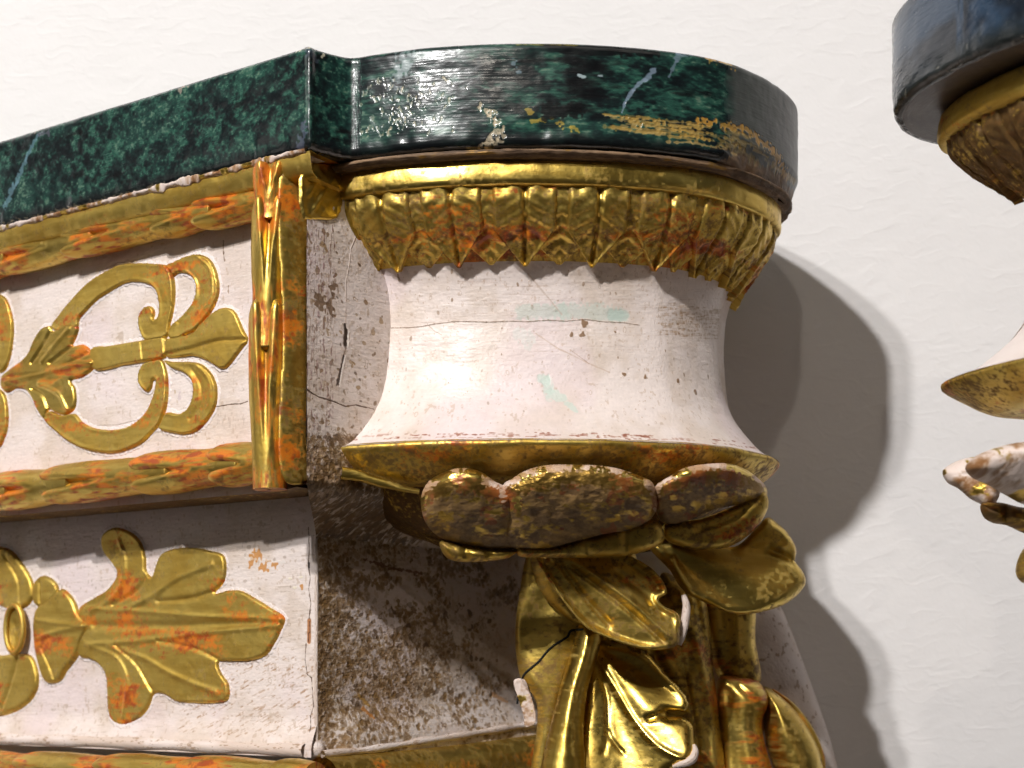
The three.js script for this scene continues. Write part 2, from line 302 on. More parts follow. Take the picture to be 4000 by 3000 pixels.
function sweep(path, prof, uvf, wob) {                            // prof: [[inset, Y], ...]; uvf(s, len, Y) -> uv
  const len = [0]; for (let k = 1; k < prof.length; k++) len.push(len[k - 1] + Math.hypot(prof[k][0] - prof[k - 1][0], prof[k][1] - prof[k - 1][1]));
  return grid(path.length - 1, prof.length - 1, (a, b) => {
    const o = path[Math.round(a * (path.length - 1))], k = Math.round(b * (prof.length - 1)); let [i, Y] = prof[k]; i *= o.kf ?? 1;
    if (wob) { const w = wob(o.s, k, Y, o); i += w[0]; Y += w[1]; }
    const [x, z] = inner(o, i); return { p: V(x, EYE + Y, z), uv: uvf(o.s, len[k], Y) };
  });
}
const profile = (pts, n) => { const c = new THREE.CatmullRomCurve3(pts.map(([i, y]) => V(i, y, 0)), false, 'centripetal'); return c.getSpacedPoints(n).map(p => [p.x, p.y]); };

// ------------------------------------------------------------------ marbled top
const topPts = []; for (let k = 0; k <= 30; k++) topPts.push([K[0] + u[0] * (0.33 - 0.33 * k / 30 + 0.004), K[1] + u[1] * (0.33 - 0.33 * k / 30 + 0.004)]);
topPts.push([K[0] + 0.0012, K[1] + 0.0002], [-0.0772, -0.0058], [-0.073, -0.0092], [-0.0685, -0.0122], [-0.0648, -0.0140], [-0.0618, -0.0136], [-0.056, -0.0112]);
topPts.push(...capPts.slice(6));
const topPath = makePath(topPts, 1100), TOPLEN = topPath[topPath.length - 1].s;
const topPt = (px, py) => { const [s, Y] = onPath(topPath, px, py); return [s, Yt - Y]; };
function marbleRaster(blue) {
  const H = 0.056, R = new Raster(blue ? 1024 : 2048, blue ? 160 : 256, TOPLEN, H);
  const sCorner = topPt(1195, 300)[0], sJ = topPt(1390, 300)[0], sDull = topPt(2860, 300)[0];
  R.fill((x, y) => {
    const cap = sst(sJ - 0.002, sJ + 0.003, x), dull = sst(sDull - 0.006, sDull + 0.004, x + 0.006 * (fbm(x * 300, y * 300, 256, 3, 4) - 0.5)) * (1 - 0);
    const st = mix(1, 0.45, cap);
    const a = fbm(x * 55 * st, y * 70, 256, 4, 201), b = fbm(x * 260 * st + 9, y * 300, 256, 4, 205), c = fbm(x * 900 * st, y * 1000, 256, 3, 209), d = fbm(x * 120 * st, y * 260, 256, 4, 215);
    let g = sst(0.3, 0.62, a * 0.4 + b * 0.42 + c * 0.22), col = lerp3([12, 19, 22], [27, 58, 52], g);
    col = lerp3(col, [46, 92, 76], 0.85 * sst(0.47, 0.72, b * 0.5 + c * 0.3 + d * 0.25));
    col = lerp3(col, [110, 126, 108], 0.7 * sst(0.58, 0.76, c * 0.55 + b * 0.25 + a * 0.25));
    col = lerp3(col, [7, 8, 11], 0.85 * sst(0.6, 0.74, d * 0.6 + fbm(x * 40, y * 60, 256, 3, 222) * 0.4));
    const dc = lerp3([82, 86, 83], [58, 62, 60], fbm(x * 300, y * 60, 256, 4, 231)); col = lerp3(col, dc, dull);
    const e = sst(0.0015, 0.0, y) + sst(0.0345, 0.0385, y); col = lerp3(col, [12, 13, 16], 0.75 * Math.min(1, e) * (1 - dull * 0.6));
    if (blue) col = lerp3(lerp3([44, 62, 82], [22, 30, 40], sst(0.35, 0.65, a)), [30, 34, 34], sst(0.028, 0.04, y + 0.006 * (b - 0.5)));
    if (y > 0.043) col = lerp3([70, 52, 36], [44, 33, 24], b);
    const brush = fbm(x * 60, y * 2600, 256, 3, 241);
    return { c: col, r: mix(0.22 + 0.16 * (b - 0.5) + 0.05 * brush, 0.5, dull) + (y > 0.043 ? 0.3 : 0), m: 0, b: 0.5 + 0.09 * (brush - 0.5) * cap + 0.09 * (c - 0.5) + 0.16 * (b - 0.5) * (1 - 0.5 * cap) };
  });
  if (blue) { for (let k = 0; k < 60; k++) R.blob(rr(0, TOPLEN), rr(0.032, 0.042), rr(0.0006, 0.002), rr(0.0004, 0.001), rr(0, 3), { c: [120, 116, 104], a: 0.7, b: 0.2 }); return R; }
  const S = (pts, w, o, ro) => R.stroke(pts.map(p => topPt(...p)), Array.isArray(w) ? w.map(q => q * 1e-4) : w * 1e-4, o, ro);
  const BG = [126, 142, 160], OC = [170, 134, 62], BE = [196, 180, 152];
  S([[2556, 275], [2520, 310], [2470, 350], [2440, 400], [2430, 440]], [26, 8], { c: BG, a: 0.8, b: 0.15 }, 0.5);
  S([[2700, 195], [2650, 205], [2640, 240], [2612, 300]], [40, 10], { c: [110, 124, 140], a: 0.7 }, 0.6);
  S([[1590, 205], [1575, 270], [1540, 330]], [60, 40], { c: [140, 150, 152], a: 0.62 }, 1.2);
  S([[2258, 292], [2280, 300]], 14, { c: [180, 196, 200], a: 0.8 }, 0.5); S([[2340, 296], [2350, 298]], 12, { c: [180, 196, 200], a: 0.7 }, 0.5); S([[2000, 250], [2030, 275]], 24, { c: [120, 140, 150], a: 0.7 }, 1.4);
  S([[145, 530], [100, 620], [60, 720], [20, 800]], [16, 40], { c: [104, 136, 150], a: 0.65 }, 0.8); S([[150, 525], [190, 520]], [14, 26], { c: [110, 100, 118], a: 0.6 }, 1);
  S([[1192, 215], [1198, 380], [1196, 480]], [14, 10], { c: [150, 160, 150], a: 0.4, b: 0.1 }, 1.2); S([[1200, 190], [1240, 240]], [50, 20], { c: [92, 98, 116], a: 0.5 }, 1); S([[1190, 490], [1170, 560]], [26, 40], { c: [96, 100, 122], a: 0.6 }, 1.2);
  S([[1160, 185], [1210, 182]], [26, 18], { c: [206, 196, 170], a: 0.85 }, 1.2); S([[1265, 215], [1262, 222]], 16, { c: [206, 196, 170], a: 0.8 }, 1);
  for (const [x, y, w] of [[700, 348, 30], [720, 340, 22], [490, 388, 12], [130, 512, 18], [880, 290, 10]]) S([[x, y], [x + 14, y - 4]], w * 0.9, { c: [168, 146, 134], a: 0.7 }, 1.2);
  for (let k = 0; k < 150; k++) { const x = 1400 + 330 * Math.sqrt(rnd()) * rnd() + rr(0, 120), y = rr(300, 520); S([[x, y], [x + rr(-8, 8), y + rr(6, 20)]], rr(3, 9), { c: lerp3(BE, [150, 156, 140], rnd()), a: rr(0.4, 0.85), b: 0.2 }, 1.4); }
  for (let k = 0; k < 40; k++) { const t = rnd(), x = 1880 + 70 * Math.sin(t * 3) + rr(-22, 22), y = 400 + 170 * t; S([[x, y], [x + rr(-6, 10), y + rr(8, 26)]], rr(5, 16), { c: BE, a: rr(0.5, 0.9), b: 0.25 }, 1.4); }
  for (let k = 0; k < 90; k++) { const x = rr(2340, 2720), y = 470 + (x - 2340) * 0.1 + rr(-28, 36), L = rr(30, 130); S([[x, y], [x + L, y + L * 0.12]], rr(5, 16), { c: lerp3(OC, [150, 132, 84], rnd()), a: rr(0.35, 0.8), b: 0.15 }, 0.9); }
  for (let k = 0; k < 46; k++) { const o = rr(-8, 84), x = rr(2790, 3060), y = 492 + (x - 2830) * 0.5 + Math.max(0, x - 3000) * 0.9 + o; S([[x, y], [x + 60, y + 30 + (x > 2960 ? 26 : 0)]], rr(8, 22), { c: lerp3([156, 126, 64], [130, 116, 78], rnd()), a: rr(0.3, 0.75), b: 0.2 }, 0.7); }
  S([[2820, 488], [2900, 500], [2960, 540], [3020, 590], [3060, 640], [3095, 720]], [24, 40], { c: [178, 134, 58], a: 0.8, b: 0.35 }, 1.2);
  S([[2720, 470], [2800, 478]], 20, { c: [190, 140, 60], a: 0.9, b: 0.4 }, 1.4); S([[2610, 552], [2700, 556], [2800, 575], [2900, 600]], [10, 5], { c: [184, 150, 92], a: 0.7, b: 0.2 }, 1.2);
  S([[2770, 222], [2830, 238], [2872, 262]], [40, 22], { c: [176, 136, 60], a: 0.85, b: 0.3 }, 1.2); S([[2020, 172], [2250, 174]], 10, { c: [150, 130, 50], a: 0.6 }, 1);
  for (const [x, y] of [[2060, 435], [2075, 470], [2110, 465], [2150, 465], [2185, 480], [2200, 495], [2230, 500]]) S([[x, y], [x + 20, y + 6]], 16, { c: [184, 152, 62], a: 0.7 }, 1.6);
  S([[2140, 440], [2260, 430]], [70, 50], { c: [9, 10, 12], a: 0.8 }, 0.6); S([[2400, 190], [2560, 210]], [46, 40], { c: [10, 11, 13], a: 0.8 }, 0.8); S([[2720, 590], [2850, 610]], [30, 50], { c: [9, 10, 12], a: 0.85 }, 0.6);
  for (let k = 0; k < 260; k++) { const x = rr(0, 1190), yb = 880 - (x / 1195) * 292; S([[x, yb - rr(0, 22) * rnd()], [x + rr(4, 18), yb - rr(0, 16)]], rr(2, 8), { c: lerp3([150, 136, 118], [96, 84, 66], rnd()), a: rr(0.3, 0.8) }, 1.5); }
  // broken lower edge at the right: bare wood
  R.dab(topPt(2820, 640)[0], 0.0285, topPt(3113, 640)[0] + 0.006, 0.056, (x, y) => { const t = (x - topPt(2820, 640)[0]) / 0.05, lim = 0.0415 - 0.0045 * sst(0, 0.25, t) - 0.003 * fbm(x * 500, 1, 256, 3, 9); const a = sst(lim - 0.0006, lim + 0.0004, y + 0.002 * (fbm(x * 600, y * 600, 256, 3, 18) - 0.5)); return { a, c: lerp3([150, 122, 92], [84, 64, 46], fbm(x * 260 + y * 500, y * 900 - x * 200, 256, 4, 19)), r: 0.8, b: -0.1 }; });
  return R;
}
const topUV = (s, len, Y) => [s / TOPLEN, Math.max(0, len - 0.0075) / 0.056];
const topProf = (() => { const q = [[0.0045, Yt], [0.004, Yt], [0.0025, Yt - 0.0001], [0.0008, Yt - 0.0008]]; for (let k = 0; k <= 26; k++) q.push([0.0, Yt - 0.002 - (0.0365) * k / 26]); q.push([0.0007, Yb + 0.001], [0.0022, Yb + 0.0001], [0.005, Yb - 0.0001], [0.009, Yb], [0.016, Yb], [0.026, Yb + 0.0003], [0.06, Yb + 0.0003]); return q; })();
const len0 = (() => { let L = 0; for (let k = 1; k <= 4; k++) L += Math.hypot(topProf[k][0] - topProf[k - 1][0], topProf[k][1] - topProf[k - 1][1]); return L; })();
function marbleTop(parent, material, path, closeAt) {
  const sBreak = topPt(2830, 640)[0], sEnd = topPt(3112, 640)[0];
  const g = sweep(path, topProf, (s, len) => [s / TOPLEN, Math.max(0, len - len0 + 0.002) / 0.056], (s, k, Y) => {
    const rough = 0.0005 * (fbm(s * 120, k * 0.3, 256, 3, 61) - 0.5), lowEdge = k > 24 && k < 35 ? 1 : 0;
    const chip = sst(24, 29, k) * sst(36, 32, k) * 0.0009 * sst(0.4, 0.8, fbm(s * 70, 3, 256, 3, 63));
    const brk = k >= 25 && k < 36 ? sst(sBreak - 0.004, sBreak + 0.02, s) : 0;
    const q = brk * Math.min(0.007, 0.0010 * Math.max(0, k - 25)) * (0.9 + 0.5 * (fbm(s * 120, k * 0.5, 256, 3, 66) - 0.5));
    return [rough + chip + (k < 33 ? q * 0.8 : 0), -(k > 28 && k < 33 ? 0.0005 * fbm(s * 120, 5, 256, 3, 69) : 0) - brk * 0.003 * sst(26, 31, k)];
  });
  const lid = new THREE.Shape(path.filter((o, i) => i % 4 === 0 || i === path.length - 1).map(o => { const [x, z] = inner(o, 0.004); return new THREE.Vector2(x, -z); }).concat(closeAt.map(p => new THREE.Vector2(p[0], -p[1]))));
  const lg = new THREE.ShapeGeometry(lid).rotateX(-Math.PI / 2).translate(0, EYE + Yt - 0.0002, 0); { const uv = lg.attributes.uv; for (let i = 0; i < uv.count; i++) uv.setXY(i, (uv.getX(i) + 0.4) / 2, 0.3); }
  const m = obj('marbled_top', g, material, parent); obj('top_surface', lg, material, m); return m;
}

// ------------------------------------------------------------------ the cap: collar, leaf band, neck, ring
const capA = 0.003;                                               // everything under the top stands back a little more
const collarProf = [[0.03, Yb - 0.0002], [0.0095, Yb - 0.0002], [0.0082, 0.2042], [0.0076, 0.203], [0.0073, 0.2014], [0.0071, 0.1995], [0.0069, 0.1972], [0.0070, 0.1948], [0.0074, 0.1932], [0.0088, 0.1924], [0.0125, 0.192], [0.03, 0.192]];
const bandProf = profile([[0.0092, 0.1928], [0.0104, 0.188], [0.0132, 0.1832], [0.0178, 0.178], [0.0232, 0.1725], [0.0278, 0.167], [0.0310, 0.161], [0.0330, 0.154]], 40);
const neckProf = profile([[0.0235, 0.1735], [0.0278, 0.1665], [0.0303, 0.16], [0.0315, 0.1515], [0.0318, 0.144], [0.0312, 0.1367], [0.0292, 0.1225], [0.0252, 0.1115], [0.0196, 0.1034], [0.0115, 0.0948], [0.0068, 0.0921], [0.0052, 0.0915]].map(([i, y]) => [i + capA, y]), 60);
const ringProf = profile([[0.0085, 0.0927], [0.0056, 0.0917], [0.0048, 0.0907], [0.0052, 0.0895], [0.008, 0.0865], [0.0115, 0.0835], [0.0155, 0.080], [0.0205, 0.0775], [0.03, 0.076]].map(([i, y]) => [i + capA, y]), 26);
const belowProf = profile([[0.027, 0.0775], [0.031, 0.0725], [0.038, 0.067], [0.047, 0.062], [0.058, 0.058], [0.075, 0.055]].map(([i, y]) => [i + capA, y]), 20);
const CAPLEN = capPath[capPath.length - 1].s;
let bandK = 1;
const bandAt = (path, s, t, h) => {                               // point on the leaf band lifted by h
  let f = 0; while (f < path.length - 2 && path[f + 1].s < s) f++; const a = path[f], b = path[f + 1], q = Math.min(1, Math.max(0, (s - a.s) / (b.s - a.s)));
  const tk = Math.min(bandProf.length - 1.001, t * (bandProf.length - 1)), k0 = Math.floor(tk), kt = tk % 1, i = (a.kf ?? 1) * bandK * mix(bandProf[k0][0], bandProf[k0 + 1][0], kt), Y = mix(bandProf[k0][1], bandProf[k0 + 1][1], kt);
  const di = bandProf[k0 + 1][0] - bandProf[k0][0], dy = bandProf[k0 + 1][1] - bandProf[k0][1], L = Math.hypot(di, dy), out = -dy / L, up = di / L;   // normal of the profile: outward and down
  const nx = mix(a.nx, b.nx, q), nz = mix(a.nz, b.nz, q), e = i - h * out;
  return V(mix(a.x, b.x, q) - e * nx, EYE + Y - h * up, mix(a.z, b.z, q) - e * nz);
};
function bandLeaf(path, s0, S, front) {
  const top = 0.0, tip = front ? 0.745 : 0.735;
  return grid(34, 44, (a, b) => {
    const A = a * 2 - 1, t = mix(top, tip, b); let w;
    if (front) w = S * 0.5 * (b < 0.5 ? mix(0.93, 1.0, b * 2) : mix(1, 0.02, Math.pow((b - 0.5) * 2, 1.05)));
    else w = S * 0.5 * (b < 0.72 ? 1 : mix(1, 0.02, (b - 0.72) / 0.28));
    const s = s0 + A * w, e = 1 - Math.abs(A);
    let h = (front ? 0.0009 : -0.0006) + 0.0003 * sst(0, 0.2, e);
    if (front) {
      const wm = Math.max(0.0012, w);
      h += 0.0008 * Math.exp(-sq(((e * wm) - 0.0012) / 0.0008)) * sst(0.3, 0.55, b);           // raised border of the pointed half
      h -= 0.0019 * Math.exp(-sq(A * w / 0.0009)) * sst(1.0, 0.9, b);    // cut along the middle
      const lx = (Math.abs(A) * w - 0.0052) / 0.0026, ly = (b - 0.63) / 0.11; h -= 0.0009 * Math.exp(-(lx * lx + ly * ly) * 1.4);   // small lobes
      const kx = (Math.abs(A) * w - 0.0085) / 0.0035, ky = (b - 0.3) / 0.13; h -= 0.0007 * Math.exp(-(kx * kx + ky * ky) * 1.3);
      h -= 0.0012 * sst(0.16, 0.0, b) * (0.5 + 0.5 * Math.cos(A * 9));
    } else h += 0.0006 * (1 - Math.abs(A)) * sst(0.5, 0.9, b);
    h += 0.0005 * (fbm(s * 300, t * 14, 256, 3, 33) - 0.5);
    h += 0.00025 * Math.cos((b * 7 - Math.abs(A) * 1.6) * 2 * Math.PI) * sst(0.1, 0.3, e) * sst(0.06, 0.2, b);
    const dp = -0.0025 + 0.0016 * sst(0.45, 0.0, b); h = mix(dp, h - 0.0006 * sst(0.35, 0, b), sst(0, 0.1, e)); if (b > 0.999) h = -0.0025;
    return { p: bandAt(path, s, t, h), uv: tile(s, t * 0.06) };
  });
}
const gRough = (a, f, salt) => (s, k) => [a * (fbm(s * f, k * 0.37, 256, 3, salt) - 0.5) * 2, 0];
function cap(parent, mats, range, all = capPath, ex = 0, pk = 1) {
  const K_ = q => q.map(([i, y]) => [i * pk, y]);
  const path = all.filter(o => o.s >= range[0] * CAPLEN && o.s <= range[1] * CAPLEN).map(o => ({ ...o, x: o.x - ex * o.nx, z: o.z - ex * o.nz, kf: all === capPath && o.x > 0.09 ? 1 - 0.3 * sst(-0.085, -0.12, o.z) : 1 })), uvT = (s, len) => tile(s, len);
  const sub = sweep(path, K_(collarProf), uvT, (s, k) => [0.0005 * (fbm(s * 90, k * 0.5, 256, 3, 41) - 0.5) * 2, k === 3 || k === 4 ? 0.0008 * (fbm(s * 60, 2, 256, 3, 43) - 0.5) * 2 : 0]);
  obj('collar', sub, mats.collar, parent);
  obj('leaf_band', sweep(path, bandProf.slice(0, 28).map(([i, y]) => [i * pk + 0.0022, y]), uvT, gRough(0.0003, 150, 44)), mats.band, parent);
  bandK = pk; const S = 0.0318, sT = onPath(capPath, 1800, 1065, 0.0315)[0];
  for (let k = -3; k < 10; k++) {
    const s0 = sT + k * S;
    if (s0 - S / 2 > range[0] * CAPLEN && s0 + S / 2 < range[1] * CAPLEN) { obj('leaf', bandLeaf(path, s0, S * 0.92, true), mats.leaf, parent); obj('leaf', bandLeaf(path, s0 + S / 2, S * 0.8, false), mats.leaf, parent); }
  }
  obj('neck', sweep(path, K_(neckProf), (s, len, Y) => [s / CAPLEN, (0.18 - Y) / 0.1], gRough(0.00025, 60, 46)), mats.neck, parent);
  obj('ring', sweep(path, K_(ringProf), uvT, gRough(0.0004, 100, 48)), mats.ring, parent);
  obj('cup', sweep(path, K_(belowProf), uvT, gRough(0.0008, 120, 50)), mats.cup, parent, 'brown hollow behind the petals with shade put into its colour');  // dark brown here stands in for the shade behind the petals
}

// neck painting
const neckR = new Raster(1536, 512, CAPLEN, 0.1), neckPt = (px, py, i = 0.033) => { const [s, Y] = onPath(capPath, px, py, i); return [s, 0.18 - Y]; };
neckR.fill(gessoFn(301));
{
  const S = (pts, w, o, ro) => neckR.stroke(pts.map(p => neckPt(...p)), Array.isArray(w) ? w.map(q => q * 1.05e-4) : w * 1.05e-4, o, ro);
  const B = (px, py, rx, ry, ang, o, ro) => neckR.blob(...neckPt(px, py), rx * 1.05e-4, ry * 1.05e-4, ang, o, ro);
  for (let k = 0; k < 240; k++) {                                 // small oval pits with dark rims, thickest near the leaf tips
    const x = rr(1500, 2860), y = 1060 + 640 * Math.pow(rnd(), 1.9), r = rr(2.5, 7.5), d = rnd();
    B(x, y, r, r * rr(1.1, 1.9), rr(-0.5, 0.5), { c: d < 0.2 ? [122, 94, 68] : [168, 142, 120], a: rr(0.3, 0.7), ring: d > 0.2, b: -0.12 }, 0.25);
  }
  for (let k = 0; k < 500; k++) { const x = rr(1480, 2900), y = rr(1060, 1730), r = rr(1.5, 3.4); B(x, y, r, r, 0, { c: [164, 132, 104], a: rr(0.2, 0.6) }, 0.4); }
  for (let k = 0; k < 260; k++) { const x = rr(1500, 2860), y = rr(1090, 1380), L = rr(30, 180); S([[x, y], [x + L, y + rr(-4, 4)]], rr(1.5, 4), { c: rnd() < 0.6 ? [236, 226, 222] : [176, 152, 138], a: rr(0.15, 0.4), b: 0.05 }, 0.8); }
  for (let k = 0; k < 380; k++) { const x = 2560 + 300 * Math.pow(rnd(), 0.7) * 1, y = rr(1180, 1300) + (x - 2560) * 0.1; S([[x, y], [x + rr(10, 40), y + rr(-4, 6)]], rr(2, 5), { c: [166, 136, 108], a: rr(0.2, 0.5) }, 1.4); }
  S([[2040, 1215], [2200, 1212], [2420, 1222]], [70, 62], { c: [190, 202, 192], a: 0.55 }, 0.5); S([[2390, 1226], [2448, 1230]], 50, { c: [180, 198, 188], a: 0.75, b: 0.16 }, 0.15); S([[2030, 1300], [2070, 1330]], 60, { c: [204, 210, 202], a: 0.4 }, 0.8);
  S([[2112, 1480], [2130, 1490], [2140, 1525]], [40, 54], { c: [192, 206, 196], a: 0.7, b: 0.16 }, 0.3); S([[2150, 1545], [2196, 1562]], [60, 36], { c: [192, 206, 196], a: 0.7, b: 0.16 }, 0.3); S([[2215, 1590], [2240, 1622]], [34, 20], { c: [192, 206, 196], a: 0.7 }, 0.5);
  S([[1510, 1277], [1590, 1276], [1645, 1272], [1690, 1262], [1760, 1252], [1820, 1251], [1900, 1254], [1990, 1250], [2060, 1252], [2140, 1246], [2210, 1250], [2290, 1243], [2360, 1252], [2440, 1256], [2500, 1266]], 4, { c: [120, 98, 80], a: 0.65, b: -0.35 }, 0.5);
  S([[1660, 1262], [1690, 1290], [1720, 1305]], 3, { c: [150, 126, 106], a: 0.7 }, 0.5); S([[2060, 1070], [2140, 1160], [2200, 1225]], 7, { c: [198, 180, 168], a: 0.7, b: 0.1 }, 0.4); S([[2090, 1300], [2180, 1360], [2300, 1420], [2380, 1455]], 6, { c: [190, 166, 148], a: 0.6 }, 0.6);
  S([[2230, 1365], [2300, 1420]], 3, { c: [150, 120, 100], a: 0.6 }, 0.5);
  for (const [x, y, r] of [[2290, 1268, 20], [2282, 1296, 16], [2235, 1306, 12], [2640, 1490, 12], [2520, 1470, 10], [2700, 1530, 12], [2405, 1295, 9], [2440, 1462, 9], [2810, 1500, 9]]) { B(x, y, r, r * 0.8, rr(0, 3), { c: [124, 94, 66], a: 0.85, b: -0.2 }, 0.8); B(x + r, y - r * 0.6, r * 0.8, r * 0.5, 0, { c: [236, 220, 214], a: 0.8, b: 0.1 }, 0.6); }
  for (let k = 0; k < 120; k++) { const x = rr(1400, 3000), y = 1722 + (x > 2200 ? (x - 2200) * 0.045 : (2200 - x) * 0.012) + rr(-10, 14); S([[x, y], [x + rr(10, 60), y]], rr(2, 6), { c: [124, 60, 36], a: rr(0.2, 0.7) }, 1.4); }
}
const neckM = neckR.material('chipped gesso of the neck', 0.0007, { clearcoat: 0.06, clearcoatRoughness: 0.2 });

// ------------------------------------------------------------------ frieze, return and lower faces as real slabs with painted wear and, low on the return, painted shade
function faceRaster(plane, corners, salt, res, paint, dirt) {      // corners: photo pixel box; the raster covers it in (s, Y)
  const c = [[corners[0], corners[1]], [corners[2], corners[1]], [corners[0], corners[3]], [corners[2], corners[3]]].map(p => plane.hit(...p));
  const s0 = Math.min(...c.map(p => p[0])), s1 = Math.max(...c.map(p => p[0])), y0 = Math.min(...c.map(p => p[1])), y1 = Math.max(...c.map(p => p[1]));
  const W = s1 - s0, H = y1 - y0, R = new Raster(Math.round(W / res), Math.round(H / res), W, H);
  R.fill(gessoFn(salt, dirt));
  const at = (px, py) => { const [s, y] = plane.hit(px, py); return [s - s0, y - y0]; };
  paint(R, at, (pts, w, o, ro) => R.stroke(pts.map(p => at(...p)), Array.isArray(w) ? w.map(q => q * 1.07e-4) : w * 1.07e-4, o, ro), (px, py, rx, ry, a, o, ro) => R.blob(...at(px, py), rx * 1.07e-4, ry * 1.07e-4, a, o, ro));
  return { R, uv: (s, y) => [(s - s0) / W, (y - y0) / H], s0, s1, y0, y1 };
}
function faceGeo(plane, f, s0, s1, y0, y1, bulge = () => 0, n = 90) { return grid(n, n, (a, b) => { const s = mix(s0, s1, a), y = mix(y0, y1, b); return { p: plane.at(s, y, bulge(s, y)), uv: f.uv(s, y) }; }); }

// outlines read off the photograph
const A_ = p => zm(0, 900, 0.5425, p), B_ = p => zm(0, 1800, 0.7233, p), C_ = p => zm(1900, 2200, 0.6329, p), E_ = p => zm(2000, 1700, 0.5877, p), G_ = p => zm(1100, 1700, 0.5425, p);
const scrollUp = A_([[380, 700], [450, 590], [540, 480], [650, 370], [760, 300], [880, 245], [1000, 235], [1120, 240], [1210, 255], [1250, 320], [1265, 400], [1265, 500], [1250, 600], [1230, 680], [1215, 760], [1120, 795], [1050, 790], [1015, 720], [1005, 650], [1020, 590], [1060, 545], [1100, 550], [1120, 595], [1115, 640], [1140, 630], [1156, 575], [1152, 520], [1140, 460], [1110, 410], [1050, 380], [970, 372], [900, 385], [800, 440], [710, 500], [640, 570], [580, 640], [565, 700], [480, 740]]);
const scrollDown = A_([[330, 1365], [400, 1440], [500, 1520], [600, 1570], [720, 1600], [840, 1605], [940, 1575], [1030, 1530], [1110, 1450], [1160, 1395], [1200, 1290], [1215, 1180], [1215, 1080], [1200, 990], [1170, 930], [1100, 940], [1040, 960], [1010, 1020], [1005, 1090], [1030, 1140], [1070, 1165], [1095, 1140], [1110, 1080], [1130, 1075], [1130, 1130], [1110, 1200], [1070, 1290], [1010, 1360], [920, 1415], [800, 1435], [680, 1420], [600, 1380], [545, 1320], [450, 1330], [360, 1300]]);
const curlUp = A_([[1195, 262], [1260, 225], [1340, 190], [1420, 170], [1500, 195], [1550, 260], [1575, 340], [1585, 420], [1570, 500], [1530, 580], [1470, 660], [1400, 730], [1360, 745], [1290, 785], [1225, 775], [1240, 690], [1290, 640], [1350, 580], [1400, 510], [1420, 430], [1405, 360], [1350, 312], [1290, 310], [1255, 330], [1240, 300]]);
const curlDown = A_([[1185, 935], [1250, 945], [1370, 945], [1450, 960], [1520, 1020], [1560, 1100], [1570, 1200], [1550, 1290], [1500, 1370], [1430, 1440], [1350, 1470], [1250, 1460], [1155, 1430], [1175, 1370], [1210, 1310], [1290, 1320], [1350, 1290], [1390, 1220], [1400, 1140], [1380, 1070], [1320, 1020], [1260, 1000], [1215, 970]]);
const tipLeaf = A_([[1205, 790], [1290, 765], [1400, 735], [1450, 680], [1530, 600], [1600, 560], [1660, 560], [1700, 590], [1730, 650], [1760, 720], [1792, 790], [1750, 850], [1700, 920], [1640, 990], [1600, 1000], [1550, 970], [1480, 930], [1420, 910], [1380, 905], [1300, 915], [1205, 910]]);
const stemBar = A_([[670, 850], [800, 830], [1010, 795], [1205, 775], [1205, 905], [1030, 952], [900, 972], [690, 1005]]);
const spray = A_([[60, 1010], [200, 900], [240, 820], [280, 740], [330, 690], [375, 690], [385, 725], [450, 690], [500, 668], [570, 690], [560, 760], [530, 830], [600, 820], [650, 850], [700, 950], [680, 1000], [600, 1060], [520, 1085], [545, 1130], [555, 1230], [540, 1290], [480, 1330], [400, 1310], [362, 1290], [330, 1365], [270, 1290], [240, 1220], [190, 1150], [120, 1140], [60, 1170], [20, 1140], [20, 1050]]);
const bandL1 = A_([[-260, 470], [-60, 420], [0, 455], [50, 490], [90, 600], [105, 700], [100, 800], [80, 920], [40, 1010], [-20, 1030], [-120, 1000], [-40, 800], [-60, 640]]), bandL2 = A_([[-160, 1120], [0, 1140], [40, 1180], [60, 1260], [65, 1400], [40, 1500], [0, 1565], [-120, 1560], [-30, 1400], [-50, 1260]]);
const bigLeaf = B_([[440, 790], [520, 735], [590, 690], [640, 610], [615, 560], [560, 480], [560, 400], [620, 360], [700, 380], [760, 430], [790, 520], [797, 600], [825, 625], [850, 560], [880, 500], [960, 470], [1060, 470], [1140, 485], [1210, 510], [1225, 590], [1210, 660], [1165, 715], [1230, 700], [1300, 700], [1380, 740], [1460, 790], [1542, 850], [1520, 920], [1490, 980], [1440, 1050], [1360, 1080], [1260, 1085], [1185, 1090], [1200, 1150], [1235, 1200], [1235, 1290], [1170, 1310], [1060, 1310], [960, 1300], [890, 1260], [840, 1258], [810, 1330], [770, 1380], [710, 1420], [670, 1430], [610, 1400], [590, 1340], [585, 1240], [575, 1150], [540, 1100], [490, 1070], [440, 1060], [420, 980], [430, 880]]);
const rosePetals = [
  B_([[205, 800], [280, 740], [340, 690], [400, 740], [440, 830], [492, 890], [450, 980], [430, 1050], [370, 1130], [330, 1190], [260, 1200], [215, 1100], [190, 950]]),
  B_([[190, 770], [190, 660], [230, 620], [290, 640], [322, 690], [300, 760], [240, 800]]),
  B_([[-120, 480], [-20, 460], [60, 480], [130, 560], [180, 650], [188, 740], [130, 800], [20, 790], [-80, 720]]),
  B_([[-120, 1040], [0, 1050], [90, 1040], [170, 1050], [205, 1120], [212, 1220], [170, 1300], [80, 1360], [-20, 1385], [-140, 1340]])];
const friezeShapes = [scrollUp, scrollDown, curlUp, curlDown, tipLeaf, stemBar, spray, bandL1, bandL2];

